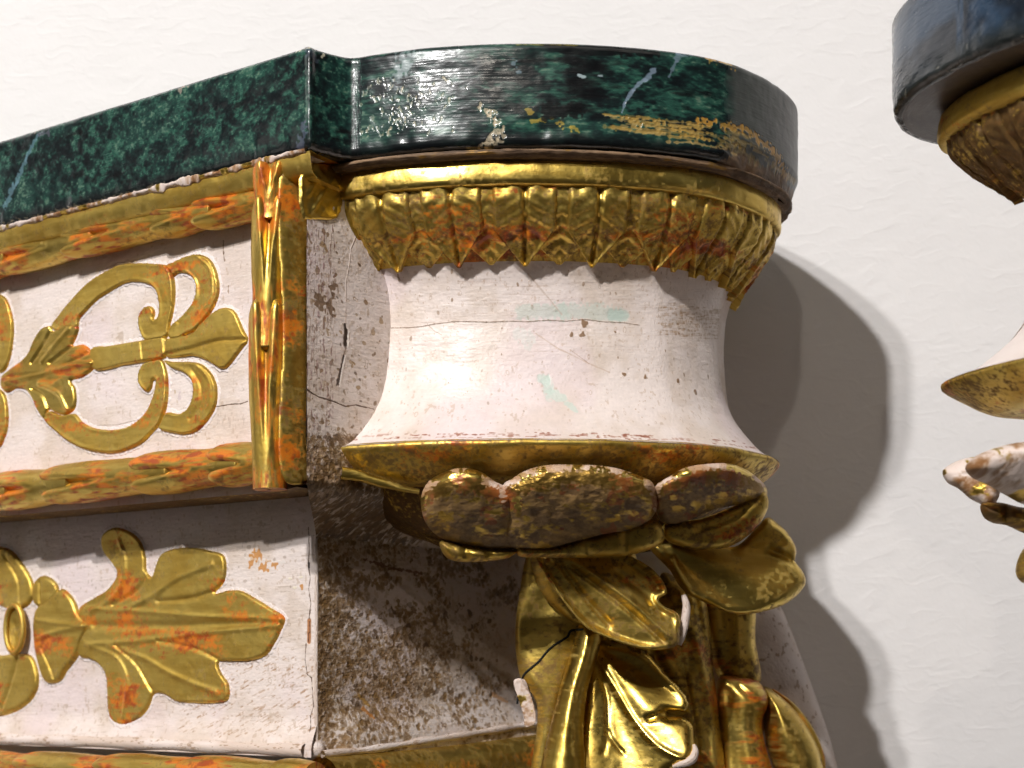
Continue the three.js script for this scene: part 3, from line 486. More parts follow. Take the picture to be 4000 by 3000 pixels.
const friezeF = faceRaster(friezeP, [-500, 900, 1130, 1900], 401, 1.6e-4, (R, at, S, B) => {
  for (const sh of friezeShapes) { const c = smooth2(sh, true, 3); c.push(c[0]); S(c, 26, { c: [230, 220, 220], a: 0.7, b: 0.35 }, 0.4); }
  for (let k = 0; k < 260; k++) { const x = rr(0, 1000), y = rr(1000, 1760), L = rr(6, 40); S([[x, y], [x + rr(-2, 2), y + L * 0.6]], rr(2, 5), { c: [178, 156, 138], a: rr(0.1, 0.45) }, 1.2); }
  for (let k = 0; k < 220; k++) { const x = rr(0, 1000), y = rr(1000, 1760), L = rr(30, 120); S([[x, y], [x + L, y - L * 0.2]], rr(2, 4), { c: rnd() < 0.5 ? [234, 226, 222] : [190, 172, 160], a: rr(0.1, 0.35) }, 1); }
  S([[840, 1590], [872, 1585], [905, 1579], [940, 1578], [968, 1568]], 4, { c: [110, 88, 72], a: 0.85, b: -0.4 }, 0.5); S([[380, 1662], [460, 1660], [540, 1640], [640, 1620]], 3, { c: [120, 96, 78], a: 0.6, b: -0.2 }, 0.5);
  S([[872, 940], [873, 990], [876, 1018]], 7, { c: [104, 82, 66], a: 0.7 }, 0.8); S([[892, 1118], [893, 1145]], 8, { c: [140, 110, 84], a: 0.7 }, 0.8); B(476, 1322, 22, 26, 0, { c: [170, 148, 128], a: 0.45 }, 0.9);
  B(702, 1550, 12, 20, 0, { c: [190, 172, 176], a: 0.5 }, 0.8); B(684, 1530, 6, 14, 0, { c: [176, 150, 112], a: 0.6 }, 0.5);
  for (let k = 0; k < 30; k++) S([[rr(850, 960), rr(1590, 1680)], [rr(850, 960), rr(1600, 1700)]].map((p, i, a) => i ? [a[0][0] + rr(-2, 2), a[0][1] + rr(8, 22)] : p), 3, { c: [170, 150, 136], a: 0.4 }, 1);
});
const friezeM = friezeF.R.material('scratched gesso of the frieze', 0.0008);
const lowerF = faceRaster(lowerP, [-500, 2000, 1250, 2960], 431, 1.7e-4, (R, at, S, B) => {
  for (const sh of [bigLeaf, ...rosePetals]) { const c = smooth2(sh, true, 3); c.push(c[0]); S(c, 26, { c: [228, 217, 214], a: 0.7, b: 0.35 }, 0.4); }
  for (let k = 0; k < 420; k++) { const x = rr(700, 1225), y = rr(2560, 2880), L = rr(6, 26); S([[x, y], [x + L, y - L * 0.55]], rr(2, 6), { c: [158, 122, 92], a: rr(0.15, 0.6), b: -0.05 }, 1.4); }
  for (let k = 0; k < 600; k++) { const x = rr(0, 1225), y = rr(2050, 2870), L = rr(10, 70); S([[x, y], [x + L, y - L * 0.08]], rr(2, 5), { c: rnd() < 0.4 ? [232, 222, 216] : [150, 128, 108], a: rr(0.08, 0.3) }, 1.2); }
  for (let k = 0; k < 170; k++) { const x = rr(0, 1230), y = rr(2060, 2330); B(x, y, rr(3, 10), rr(3, 8), 0, { c: [120, 98, 80], a: rr(0.1, 0.4) }, 0.8); }
  for (const [x, y, w, h] of [[1010, 2170, 26, 22], [1030, 2215, 30, 20], [1062, 2212, 24, 18], [985, 2190, 20, 26], [600, 2255, 10, 22], [925, 2330, 8, 8], [1180, 2300, 8, 14]]) B(x, y, w, h, 0, { c: [190, 122, 52], a: 0.75 }, 1);
  S([[960, 2180], [1110, 2196]], 10, { c: [226, 218, 212], a: 0.6, b: 0.1 }, 1.2);
  for (const [x, y] of [[1132, 2260], [1175, 2255], [1150, 2295]]) B(x, y, 12, 5, 0, { c: [228, 218, 196], a: 0.8, b: 0.15 }, 0.5);
  S([[1205, 2060], [1208, 2150], [1204, 2208], [1212, 2260], [1206, 2300], [1214, 2360], [1207, 2420]], 4, { c: [88, 66, 50], a: 0.85, b: -0.35 }, 0.8); S([[1206, 2200], [1207, 2216]], 10, { c: [40, 28, 22], a: 0.9, b: -0.3 }, 0.3);
  S([[1196, 2515], [1192, 2580], [1200, 2635], [1216, 2648], [1220, 2700], [1224, 2760], [1212, 2800], [1220, 2860]], 4, { c: [96, 74, 58], a: 0.8, b: -0.35 }, 0.8);
  S([[1208, 2425], [1207, 2506]], 22, { c: [168, 112, 70], a: 1, b: -0.35, r: 0.7 }, 0.1); S([[1209, 2428], [1211, 2470], [1206, 2474], [1205, 2508]], 4, { c: [70, 38, 24], a: 0.9, b: -0.2 }, 0.2);
  for (const [x, y] of [[1132, 2478], [1055, 2658], [1005, 2610], [1130, 2440], [930, 2560]]) B(x, y, 9, 7, 0, { c: [150, 130, 108], a: 0.7, ring: true }, 0.6);
}, 0.5);
const lowerM = lowerF.R.material('stained gesso of the lower panel', 0.0008);
const dirtSpots = (S, B, n, x0, x1, y0, y1, bias, r0 = 4, r1 = 13) => { for (let k = 0; k < n; k++) { const x = x0 + (x1 - x0) * Math.pow(rnd(), bias), y = rr(y0, y1), r = rr(r0, r1), d = rnd(); B(x, y, r * rr(0.6, 1.2), r * rr(0.7, 1.6), rr(0, 3), { c: d < 0.5 ? [110, 82, 52] : d < 0.8 ? [136, 104, 62] : [86, 64, 46], a: rr(0.2, 0.75), ring: rnd() < 0.3, b: -0.08 }, 0.9); } };
const returnF = faceRaster(returnP, [1140, 600, 1900, 2100], 461, 1.5e-4, (R, at, S, B) => {
  dirtSpots(S, B, 420, 1180, 1520, 850, 1780, 1.6, 3, 9);
  for (let k = 0; k < 520; k++) { const x = 1180 + 130 * Math.pow(rnd(), 1.7), y = rr(840, 1800), L = rr(10, 60); S([[x, y], [x + rr(-3, 3), y + L]], rr(2, 6), { c: rnd() < 0.55 ? [128, 98, 80] : rnd() < 0.5 ? [150, 112, 116] : [206, 186, 176], a: rr(0.2, 0.6), b: 0.12 }, 1.3); }
  dirtSpots(S, B, 700, 1160, 1420, 1700, 1900, 1.0, 4, 14); for (let k = 0; k < 4200; k++) { const x = rr(1150, 1820), y = rr(1780, 2280), n = fbm(x / 120, y / 120, 256, 4, 871) + 0.2 * sst(1800, 1980, y); if (n < 0.5) continue; const r = rr(4, 13); B(x, y, r, r * rr(0.6, 1.3), rr(0, 3), { c: lerp3([86, 64, 42], [138, 106, 68], rnd()), a: rr(0.35, 0.85), b: -0.05 }, 0.9); }  // real dirt, thickened towards the cove to paint in its shade
  for (let k = 0; k < 160; k++) { const x = rr(1180, 1360), y = rr(1760, 1960); B(x, y, rr(3, 9), rr(3, 12), rr(0, 3), { c: [206, 176, 148], a: rr(0.2, 0.6), b: 0.15 }, 0.9); }
  for (const [x, y, r] of [[1255, 1180, 26], [1290, 1195, 24], [1305, 1130, 18], [1235, 1150, 14]]) B(x, y, r, r * 1.3, 0.3, { c: [104, 78, 54], a: 0.75, b: -0.1 }, 0.9);
  S([[1424, 835], [1400, 900], [1372, 970], [1364, 1040], [1352, 1100], [1350, 1160], [1349, 1275]], 5, { c: [226, 208, 198], a: 0.9, b: 0.25 }, 0.6);
  S([[1428, 835], [1404, 900], [1376, 970]], 3, { c: [110, 84, 68], a: 0.8, b: -0.2 }, 0.6);
  S([[1346, 1270], [1350, 1300], [1348, 1345]], [16, 30], { c: [58, 44, 34], a: 1, b: -0.45 }, 0.4); S([[1364, 1295], [1360, 1350]], [14, 18], { c: [232, 220, 210], a: 0.95, b: 0.2 }, 0.5); S([[1350, 1360], [1342, 1385]], 4, { c: [120, 96, 80], a: 0.8 }, 0.5);
  S([[1342, 1390], [1330, 1450], [1320, 1500]], [8, 16], { c: [70, 54, 42], a: 1, b: -0.4 }, 0.5); S([[1350, 1395], [1338, 1450], [1330, 1510]], [8, 14], { c: [232, 218, 208], a: 0.9, b: 0.2 }, 0.5); S([[1320, 1505], [1290, 1545], [1272, 1560]], 4, { c: [210, 190, 178], a: 0.8 }, 0.6);
  S([[1130, 1440], [1170, 1500], [1215, 1535], [1245, 1552], [1300, 1568], [1350, 1588], [1390, 1582], [1420, 1590], [1460, 1598]], [6, 4], { c: [84, 60, 44], a: 0.85, b: -0.35 }, 0.6);
}, 1);
const returnM = returnF.R.material('soiled and shade darkened gesso of the return', 0.0009);
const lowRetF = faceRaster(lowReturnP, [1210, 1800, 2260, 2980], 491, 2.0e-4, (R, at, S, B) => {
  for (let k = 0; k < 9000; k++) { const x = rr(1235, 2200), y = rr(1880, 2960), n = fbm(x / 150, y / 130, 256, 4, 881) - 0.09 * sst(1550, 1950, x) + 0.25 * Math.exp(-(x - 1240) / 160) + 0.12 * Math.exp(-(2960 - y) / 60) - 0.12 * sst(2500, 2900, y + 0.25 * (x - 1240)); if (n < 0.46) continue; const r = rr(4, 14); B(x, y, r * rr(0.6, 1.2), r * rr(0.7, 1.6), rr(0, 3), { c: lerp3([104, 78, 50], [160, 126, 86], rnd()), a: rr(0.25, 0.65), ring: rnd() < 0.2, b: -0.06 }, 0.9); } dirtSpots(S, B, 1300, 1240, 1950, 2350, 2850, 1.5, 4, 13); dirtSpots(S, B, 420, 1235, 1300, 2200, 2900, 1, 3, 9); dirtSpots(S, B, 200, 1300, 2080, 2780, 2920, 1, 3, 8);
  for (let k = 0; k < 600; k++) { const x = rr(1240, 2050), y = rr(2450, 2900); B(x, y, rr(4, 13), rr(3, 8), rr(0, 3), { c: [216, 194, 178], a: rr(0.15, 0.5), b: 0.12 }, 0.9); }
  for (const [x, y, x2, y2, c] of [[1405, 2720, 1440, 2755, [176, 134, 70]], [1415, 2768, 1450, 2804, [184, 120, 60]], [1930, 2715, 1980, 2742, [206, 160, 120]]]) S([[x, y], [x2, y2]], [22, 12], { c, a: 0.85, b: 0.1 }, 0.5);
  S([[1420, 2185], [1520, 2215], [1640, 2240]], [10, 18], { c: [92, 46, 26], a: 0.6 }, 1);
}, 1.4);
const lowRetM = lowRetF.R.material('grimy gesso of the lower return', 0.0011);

// ------------------------------------------------------------------ main object
const console_ = new THREE.Group(); console_.name = 'carved_console'; scene.add(console_);
console_.userData = { label: 'gilded white carved console end with a dark green marbled top, filling the picture', category: 'carved console' };
const body = console_;
const marbleM = marbleRaster(false).material('green marbled paint', 0.0008, { clearcoat: 0.3, clearcoatRoughness: 0.28 });
marbleTop(body, marbleM, topPath, [[0.12, WALL_Z + 0.004], [-0.33, WALL_Z + 0.004]]);
cap(body, { collar: gold, band: goldBand, leaf: goldBand, neck: neckM, ring: goldDirty, cup: goldGrimeShade }, [0.0, 1.01]);
// brown wood strip between the top and the collar, left flat gilt strip
obj('top_fillet', sweep(capPath, [[0.012, Yb - 0.0001], [0.0035, Yb - 0.0002], [0.0022, Yb - 0.0009], [0.0026, Yb - 0.0022], [0.0045, Yb - 0.0032], [0.0095, Yb - 0.0036]], (s, l) => tile(s, l), (s, k) => [0.0008 * (fbm(s * 140, k, 256, 3, 72) - 0.5) * 2, 0.0008 * (fbm(s * 70, k, 256, 3, 73) - 0.5)]), wood, body);
{
  const leftPath = topPath.filter(o => o.s < topPt(1200, 300)[0] + 0.001);
  obj('gilt_fillet', sweep(leftPath, [[0.03, Yb], [0.0018, Yb - 0.0001], [0.0016, Yb - 0.0015], [0.0022, Yb - 0.004], [0.0035, Yb - 0.0075], [0.007, Yb - 0.0095], [0.03, Yb - 0.0105]], (s, l) => tile(s, l), (s, k) => [0.0007 * (fbm(s * 120, k * 0.6, 256, 3, 76) - 0.5) * 2, 0.0006 * (fbm(s * 100, k, 256, 3, 78) - 0.5)]), goldFlat, body);
}
obj('chipped_edge', sweep(topPath.filter(o => o.s < topPt(1190, 600)[0]), [[0.012, Yb + 0.0002], [0.0003, Yb + 0.0006], [0.0001, Yb + 0.0001], [0.0006, Yb - 0.0006], [0.002, Yb - 0.0012], [0.012, Yb - 0.0014]], (s, l) => tile(s, l), (s, k) => [0.0013 * (fbm(s * 220, k * 0.4, 256, 4, 91) - 0.42), (k === 1 || k === 2 ? 0.0022 : -0.0022) * Math.max(0, fbm(s * 160, 3, 256, 4, 93) - 0.52) * 2 + 0.0006 * (fbm(s * 300, k, 256, 3, 95) - 0.5)]), wornRim, body);
// flat faces
const sF = px => friezeP.hit(px, 1400)[0];
obj('frieze_panel', faceGeo(friezeP, friezeF, 0.31, sF(1110), 0.0745, 0.203, (s, y) => 0.0004 * (fbm(s * 60, y * 60, 256, 3, 81) - 0.5)), friezeM, body);
{
  const dx = lowCorner.x - returnP.o[0], dz = lowCorner.z - returnP.o[1], back = dx * nR[0] + dz * nR[1], along = dx * v[0] + dz * v[1];
  obj('return_face', grid(90, 120, (a, b) => { const y = mix(0.05, 0.204, b), q = sst(0.077, 0.055, y), s = mix(mix(0.0025, along, q), 0.11, a); return { p: returnP.at(s, y, (back - 0.0006) * q + 0.0006 * (fbm(s * 60, y * 60, 256, 3, 82) - 0.5)), uv: returnF.uv(s, y) }; }), returnM, body);
}
{
  const s0 = 0.27, s1 = lowerP.hit(1240, 2400)[0], yB = -0.033, flare = (s, y) => 0.004 * sst(-0.02, -0.034, y) + 0.0004 * (fbm(s * 60, y * 60, 256, 3, 83) - 0.5);
  obj('lower_panel', faceGeo(lowerP, lowerF, s0, s1, yB - 0.004, 0.085, flare), lowerM, body);
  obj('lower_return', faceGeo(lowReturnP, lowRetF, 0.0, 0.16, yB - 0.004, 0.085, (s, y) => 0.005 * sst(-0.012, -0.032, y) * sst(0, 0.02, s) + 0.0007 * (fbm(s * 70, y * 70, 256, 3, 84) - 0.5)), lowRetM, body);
  obj('corner_bead', tube([lowReturnP.at(0.0002, 0.085, -0.0008), lowReturnP.at(0.0002, 0.03, -0.0008), lowReturnP.at(0.0002, -0.034, -0.0008)], 0.0009, 40, 8), gesso, body);
  // closing shelf between the two storeys
  const sh = [friezeP.at(0.31, 0.0748), friezeP.at(sF(1110), 0.0748), returnP.at(0.004, 0.0748)], bk = [lowerP.at(s0, 0.0748, -0.02), lowerP.at(s1, 0.0748, -0.02), lowReturnP.at(0.01, 0.0748, -0.02)];
  const pos = [], uv = [], idx = []; for (let k = 0; k < 3; k++) { for (const p of [sh[k], bk[k]]) { pos.push(p.x, p.y, p.z); uv.push(p.x / TILE, p.z / TILE); } if (k) { const a = 2 * k; idx.push(a - 2, a - 1, a, a, a - 1, a + 1); } }
  obj('shelf', geo(pos, uv, idx), goldGrimeShade, body);  // dark brown chosen to paint the shaded gap under the rod
  { const c = lowReturnP.at(0.0005, -0.0335, -0.001); obj('corner_block', new THREE.SphereGeometry(0.0034, 20, 14).scale(1, 1.1, 0.9).translate(c.x, c.y, c.z), gesso, body); }
}
// rods: each sleeve of the rod is a part of its own
function rod(plane, pts, R, joints, h, mat, c0 = 0.1, slit = 1) {
  const c = new THREE.CatmullRomCurve3(pts.map(p => plane.pt(p[0], p[1], h)), false, 'centripetal'), L = c.getLength(), out = V(plane.n[0], 0, plane.n[1]);
  for (let k = 0; k < joints.length - 1; k++) {
    const a = joints[k], b = joints[k + 1];
    const g = grid(44, 60, (q, t) => {
      const th = (q * 2 - 1) * Math.PI, w = Math.abs(th - c0), lm = Math.min(L * (b - a), 0.06) / L;
      const nose = lm * (0.2 * Math.exp(-sq(w / 0.28)) + 0.3 * sst(0.7, 2.4, w)), tt = Math.min(1, Math.max(0, mix(a + nose - lm * 0.1, b + lm * 0.35, t)));
      const e = Math.min(1, (tt - a + lm * 0.1 - nose) / (b - a)), ep = (tt - a + lm * 0.1 - nose) * L;
      const p = c.getPointAt(tt), tan = c.getTangentAt(tt), side = tan.clone().cross(out).normalize(), nrm = side.clone().cross(tan).normalize();
      let r = R * (0.74 + 0.28 * dome(Math.max(0, ep), 0.0045)) * mix(1, 0.84, sst(0.2, 1, e));
      const gw = mix(0.26, 0.1, sst(0, 0.6, e)), gd = slit * sst(0.8, 0.25, e);
      r -= gd * R * 0.4 * Math.exp(-sq(w / gw));
      r += gd * R * 0.07 * Math.exp(-sq((w - gw * 2.1) / 0.2));
      r += 0.00035 * (fbm(t * 5 + k * 9, q * 9, 256, 3, 14) - 0.5) * 2;
      if (k === joints.length - 2) r *= Math.sqrt(Math.max(0.02, 1 - sq(sst(0.93, 1, t)))); else if (t > 0.999) r *= 0.6;
      p.addScaledVector(nrm, Math.cos(th) * r).addScaledVector(side, Math.sin(th) * r);
      return { p, uv: tile(tt * L + k * 0.037, th * R + k * 0.021) };
    });
    obj('rod_sleeve', g, mat, body);
  }
}
const ext = j => [0, ...j.map(f => (f * 0.27 + 0.04) / 0.31)];       // the rods run on to the wall
rod(edge.off(0.012), [[-600, 1180], [-420, 1128], [0, 1022], [108, 998], [542, 888], [1050, 783]], 0.0078, ext([0.1, 0.28, 0.352, 0.545, 0.76, 0.86, 1]), 0, goldWorn);
rod(edge.off(0.012), [[-600, 1999], [-420, 1979], [0, 1925], [461, 1868], [1050, 1802]], 0.0092, ext([0.1, 0.22, 0.345, 0.5, 0.725, 0.9, 1]), 0, goldWorn);
rod(edge.off(0.0052), [[1066, 650], [1060, 900], [1048, 1400], [1054, 1912]], 0.0079, [0, 0.13, 0.46, 1], 0, goldWorn, -0.55, 1.25);
rod(edge.off(0.0155), [[-560, 2974], [-420, 2982], [0, 3004], [600, 3024], [1232, 3050]], 0.0088, ext([0.08, 0.2, 0.36, 0.56, 0.75, 0.93, 1]), 0, goldWorn);
{
  const pl = edge.off(0.012), knob = pl.pt(1085, 640); // blunt gilt ends where the rods meet
  obj('rod_knob', new THREE.SphereGeometry(0.0098, 28, 20).scale(1, 0.9, 1).translate(knob.x - 0.0012, knob.y - 0.003, knob.z), gold, body);
  obj('corner_strip', pillow([[1112, 640], [1204, 640], [1204, 1000], [1200, 1400], [1196, 1700], [1200, 1880], [1112, 1880], [1104, 1300]], { z: (x) => -0.0165 - (x - 1118) * 6e-5, T: 0.0010, B: 0.006, R: 22, step: 8, wob: 0.0005 }), goldDirty, body);
  obj('gilt_patch', relief(returnP, [[1186, 640], [1260, 640], [1340, 665], [1342, 760], [1318, 850], [1230, 858], [1186, 852]], { H: 0.0004, R: 0.0006, step: 0.0006, per: 3, wob: 0.0009, lines: [[[[1220, 820], [1260, 760], [1300, 700]], 0.0008, 0.0006], [[[1200, 760], [1240, 700]], 0.001, 0.0005]] }), gold, body);
  // gesso under the lower rod and the white bead above the bottom rod
  obj('gesso_bead', tube([[-500, 2860], [-420, 2863], [0, 2884], [400, 2896], [800, 2912], [1215, 2930]].map(p => lowerP.pt(p[0], p[1], 0.0035)), (t, q) => 0.0027 + 0.0003 * Math.sin(t * 40), 80), gesso, body);
  obj('gesso_bead', tube([[1232, 2945], [1400, 2928], [1600, 2898], [1800, 2868], [2060, 2826]].map(p => lowReturnP.pt(p[0], p[1], 0.0048)), (t) => 0.0016 + 0.0003 * Math.sin(t * 33), 70), gesso, body);
  obj('gilt_torus', tube([[1235, 3062], [1500, 3036], [1800, 3000], [2200, 2940]].map(p => lowReturnP.pt(p[0], p[1], 0.004)), 0.0118, 70, 24), goldDirty, body);
}
// frieze ornament
const orn = obj('scroll_ornament', relief(friezeP, stemBar, { H: 0.0015, lines: [[A_([[1020, 800], [1035, 950]]), 0.0005, 0.0006], [A_([[1185, 780], [1195, 905]]), 0.0006, 0.0008]] }), goldFlat, body);
obj('scroll', relief(friezeP, scrollUp, { H: 0.0015, dish: 0.0003, lines: [[A_([[1190, 250], [1235, 300], [1250, 400], [1255, 520]]), 0.0007, 0.0007]] }), goldFlat, orn);
obj('scroll', relief(friezeP, scrollDown, { H: 0.0015, dish: 0.0003, lines: [[A_([[1205, 1180], [1180, 1320], [1140, 1420], [1050, 1520]]), 0.0007, 0.0005]] }), goldFlat, orn);
obj('scroll', relief(friezeP, curlUp, { H: 0.0015, dish: 0.0003, lines: [[A_([[1440, 200], [1520, 270], [1545, 380], [1530, 500], [1460, 610]]), 0.0006, 0.0007], [A_([[1380, 300], [1440, 370], [1450, 460], [1400, 560], [1300, 660]]), 0.001, -0.0005]] }), goldFlat, orn);
obj('scroll', relief(friezeP, curlDown, { H: 0.0015, dish: 0.0003, lines: [[A_([[1430, 970], [1520, 1080], [1530, 1220], [1460, 1370]]), 0.0007, 0.0006], [A_([[1400, 1010], [1460, 1120], [1450, 1250], [1380, 1360]]), 0.001, -0.0006]] }), goldFlat, orn);
obj('leaf', relief(friezeP, tipLeaf, { H: 0.0015, lines: [[A_([[1210, 895], [1400, 850], [1580, 800], [1780, 788]]), 0.0006, -0.0012]] }), goldFlat, orn);
obj('leaf', relief(friezeP, spray, { H: 0.0015, R: 0.0016, lines: [[A_([[60, 1100], [300, 1040], [500, 985], [680, 960]]), 0.0009, 0.0014], [A_([[240, 960], [300, 870], [370, 740], [378, 700]]), 0.0006, -0.0014], [A_([[370, 960], [450, 900], [530, 835]]), 0.0006, -0.0012], [A_([[190, 930], [270, 790], [320, 720]]), 0.0009, 0.0006], [A_([[320, 950], [430, 810], [520, 710]]), 0.0009, 0.0007], [A_([[240, 1140], [320, 1190], [362, 1290]]), 0.0006, -0.0012], [A_([[300, 1110], [440, 1180], [500, 1290]]), 0.0009, 0.0008], [A_([[80, 1060], [400, 1010], [660, 880]]), 0.0007, -0.0008]] }), goldWorn, orn);
obj('scroll', relief(friezeP, bandL1, { H: 0.0015 }), goldFlat, orn); obj('scroll', relief(friezeP, bandL2, { H: 0.0015 }), goldFlat, orn);
// lower ornament: leaf and rosette
obj('acanthus_relief', relief(lowerP, bigLeaf, { H: 0.0015, R: 0.001, step: 0.0008, lines: [[B_([[480, 800], [800, 815], [1100, 840], [1530, 855]]), 0.0009, 0.0008], [B_([[480, 990], [800, 970], [1100, 930], [1520, 890]]), 0.0009, 0.0008], [B_([[520, 890], [900, 890], [1400, 875]]), 0.0018, -0.001], [B_([[500, 820], [640, 720], [690, 560], [660, 430]]), 0.0011, 0.0008], [B_([[700, 800], [850, 720], [960, 640], [1160, 560]]), 0.0012, 0.0008], [B_([[620, 780], [760, 690], [800, 600]]), 0.0008, -0.001], [B_([[860, 760], [1060, 740], [1200, 690]]), 0.0008, -0.001], [B_([[500, 1000], [640, 1060], [700, 1180], [680, 1380]]), 0.0011, 0.0007], [B_([[600, 1000], [780, 1060], [960, 1160], [1180, 1250]]), 0.0012, 0.0007], [B_([[640, 1000], [740, 1090], [830, 1240]]), 0.0008, -0.001], [B_([[860, 970], [1080, 1020], [1200, 1080]]), 0.0008, -0.001]] }), goldRelief, body);
for (const [k, sh] of rosePetals.entries()) obj('rosette_petal', relief(lowerP, sh, { H: k ? 0.0018 : 0.0022, R: 0.0022, step: 0.0008, lines: k ? [[k === 2 ? B_([[40, 520], [110, 640], [120, 760]]) : k === 3 ? B_([[110, 1060], [70, 1200], [20, 1340]]) : B_([[230, 660], [230, 760]]), 0.001, -0.0008]] : [[B_([[215, 860], [350, 880], [480, 890]]), 0.0008, 0.001], [B_([[215, 960], [340, 920], [480, 892]]), 0.0008, 0.001], [B_([[240, 1010], [290, 1120], [310, 1180]]), 0.0009, -0.0008]] }), goldRelief, body);
{
  const [cs, cy] = lowerP.hit(85, 2458), pts = []; for (let k = 0; k <= 24; k++) { const q = k / 24 * 2 * Math.PI; pts.push(lowerP.at(cs + Math.cos(q) * 0.0066, cy + Math.sin(q) * 0.0118, 0.0042)); }
  const c = new THREE.CatmullRomCurve3(pts.slice(0, -1), true); const tg = new THREE.TubeGeometry(c, 80, 0.0015, 10, true); const rc = obj('rosette_ring', tg, goldFlat, body);
  obj('rosette_centre', grid(30, 16, (a, b) => { const q = a * 2 * Math.PI; return { p: lowerP.at(cs + Math.cos(q) * 0.0062 * b, cy + Math.sin(q) * 0.0112 * b, 0.0036 - 0.0016 * (1 - b * b) + 0.0004 * fbm(q * 2, b * 5, 6, 2)), uv: tile(Math.cos(q) * b * 0.006, Math.sin(q) * b * 0.011) }; }), goldRelief, rc);
}

// petals of the cup: rounded lips that lean forward and turn under
const capZ = (px) => { let best = 0, bd = 1e9; for (const o of capPath) { const [x, z] = inner(o, 0.004), q = Math.abs(HX + x / (DIST - z) * F - px); if (q < bd && (o.z > -0.078 || o.x < 0)) { bd = q; best = z; } } return best; };
const petals = [
  [G_([[430, 255], [500, 262], [700, 318], [880, 372], [1010, 405], [1040, 520], [1010, 640], [950, 700], [800, 650], [600, 570], [450, 450], [400, 330]]), 255, -0.016, 0.005, 60, goldGrimeShade],
  [G_([[1005, 440], [1060, 330], [1150, 275], [1250, 240], [1350, 240], [1450, 270], [1530, 330], [1620, 372], [1690, 430], [1715, 540], [1710, 680], [1740, 770], [1600, 835], [1400, 815], [1200, 765], [1080, 690], [1020, 590]]), 240, -0.003, 0.010, 95, goldGrimeShade],
  [E_([[-60, 330], [0, 290], [60, 250], [150, 215], [250, 197], [400, 195], [560, 200], [700, 220], [850, 270], [930, 310], [958, 380], [965, 480], [920, 560], [800, 625], [600, 665], [400, 720], [200, 770], [0, 755], [-90, 690], [-70, 520]]), 195, -0.002, 0.011, 110, goldGrimeShade],
  [E_([[950, 345], [1050, 272], [1150, 216], [1300, 190], [1450, 190], [1560, 230], [1640, 290], [1692, 350], [1690, 420], [1600, 450], [1400, 480], [1250, 530], [1100, 590], [1000, 580], [955, 500]]), 190, 0.0, 0.009, 80, goldGrimeShade]];
// the petals' own paint: brown grime with gold left in it, rubbed to gesso along the upper lips
const PX0 = P(1240, 2300, 0), PR = new Raster(1280, 340, 0.19, 0.0505);
PR.fill((x, y) => {
  const a = fbm(x * 130, y * 330, 256, 4, 601), b = fbm(x * 500, y * 900, 256, 3, 605), g = sst(0.5, 0.68, fbm(x * 160, y * 420, 256, 4, 607) * 0.7 + b * 0.3), o = sst(0.64, 0.7, fbm(x * 120 + 9, y * 200, 256, 4, 611));
  let c = lerp3([120, 92, 58], [170, 134, 82], sst(0.35, 0.7, a * 0.6 + b * 0.4)); c = lerp3(c, [150, 78, 38], o * 0.7); c = lerp3(c, GOLD2, g * 0.9);
  return { c, r: mix(0.6, 0.36, g), m: g * 0.95, b: 0.5 + 0.5 * (a - 0.5) + 0.3 * (b - 0.5) };
});
const petalUV = p => [(p.x - PX0.x) / 0.19, (p.y - PX0.y) / 0.0505];
function paintPetals(list, zf) {
  for (const [out] of list) {
    const c = smooth2(out, true, 6), cx = out.reduce((a, q) => a + q[0], 0) / out.length, cy = out.reduce((a, q) => a + q[1], 0) / out.length, z = zf.get(out), at = (x, y) => { const p = P(x, y, z(x, y)); return [p.x - PX0.x, p.y - PX0.y]; };
    for (const p of c) {
      const up = (cy - p[1]) / 150; if (up < -0.35) continue;
      const w = mix(16, 46, sst(-0.2, 0.9, up)), q = [p[0] + (cx - p[0]) * 0.04, p[1] + w * 0.45], t = vn(p[0] / 50, p[1] / 50, 256, 9);
      PR.blob(...at(q[0], q[1] + w * 0.75), w * 0.8e-4, w * 0.55e-4, rr(0, 3), { c: t < 0.5 ? [150, 84, 38] : [150, 118, 56], a: 0.55, m: t < 0.5 ? 0.1 : 0.9, r: 0.4 }, 1.1);
    }
    for (const p of c) {
      const up = (cy - p[1]) / 150; if (up < -0.25) continue;
      const w = mix(8, 28, sst(-0.2, 0.9, up)), t = vn(p[0] / 40, p[1] / 40, 256, 19); if (t > 0.6) { PR.blob(...at(p[0] + (cx - p[0]) * 0.04, p[1] + w * 0.5), w * 1.3e-4, w * 0.6e-4, 0, { c: GOLD, a: 0.95, m: 1, r: 0.3 }, 0.9); continue; }
      PR.blob(...at(p[0] + (cx - p[0]) * 0.03, p[1] + w * 0.35), w * 1.2e-4, w * 0.62e-4, rr(-0.4, 0.4), { c: lerp3([218, 196, 184], [176, 138, 104], sst(0.1, 0.6, t)), a: 0.8, m: 0, r: 0.5, b: 0.1 }, 0.9);
    }
  }
}
const petalZ = new Map();
function petal(parent, [out, y0, dz, T, R, m], zf, material) {
  return obj('petal', pillow(out, { z: petalZ.get(out), T, B: 0.006, R, wob: 0.0012, uvf: petalUV, lines: [[[[out[0][0] + 200, out[0][1] + 160], [out[0][0] + 420, out[0][1] + 190]], 14, -0.002]] }), material, parent);
}
for (const [k, p] of petals.entries()) {
  const [out, , dz] = p, yt = Math.min(...out.map(q => q[1])), yb = Math.max(...out.map(q => q[1])), zf = k ? capZ : x => -0.03 + (x - 1330) * -0.00002;
  petalZ.set(out, (x, y) => zf(x) + dz - 0.03 * Math.pow(Math.min(1, Math.max(0, (y - yt) / (yb - yt))), 1.2));
}
paintPetals(petals.slice(1), petalZ);
const petalM = PR.material('rubbed and soiled petal', 0.0009);
for (let k = 0; k < 4; k++) petal(body, petals[k], capZ, petalM);
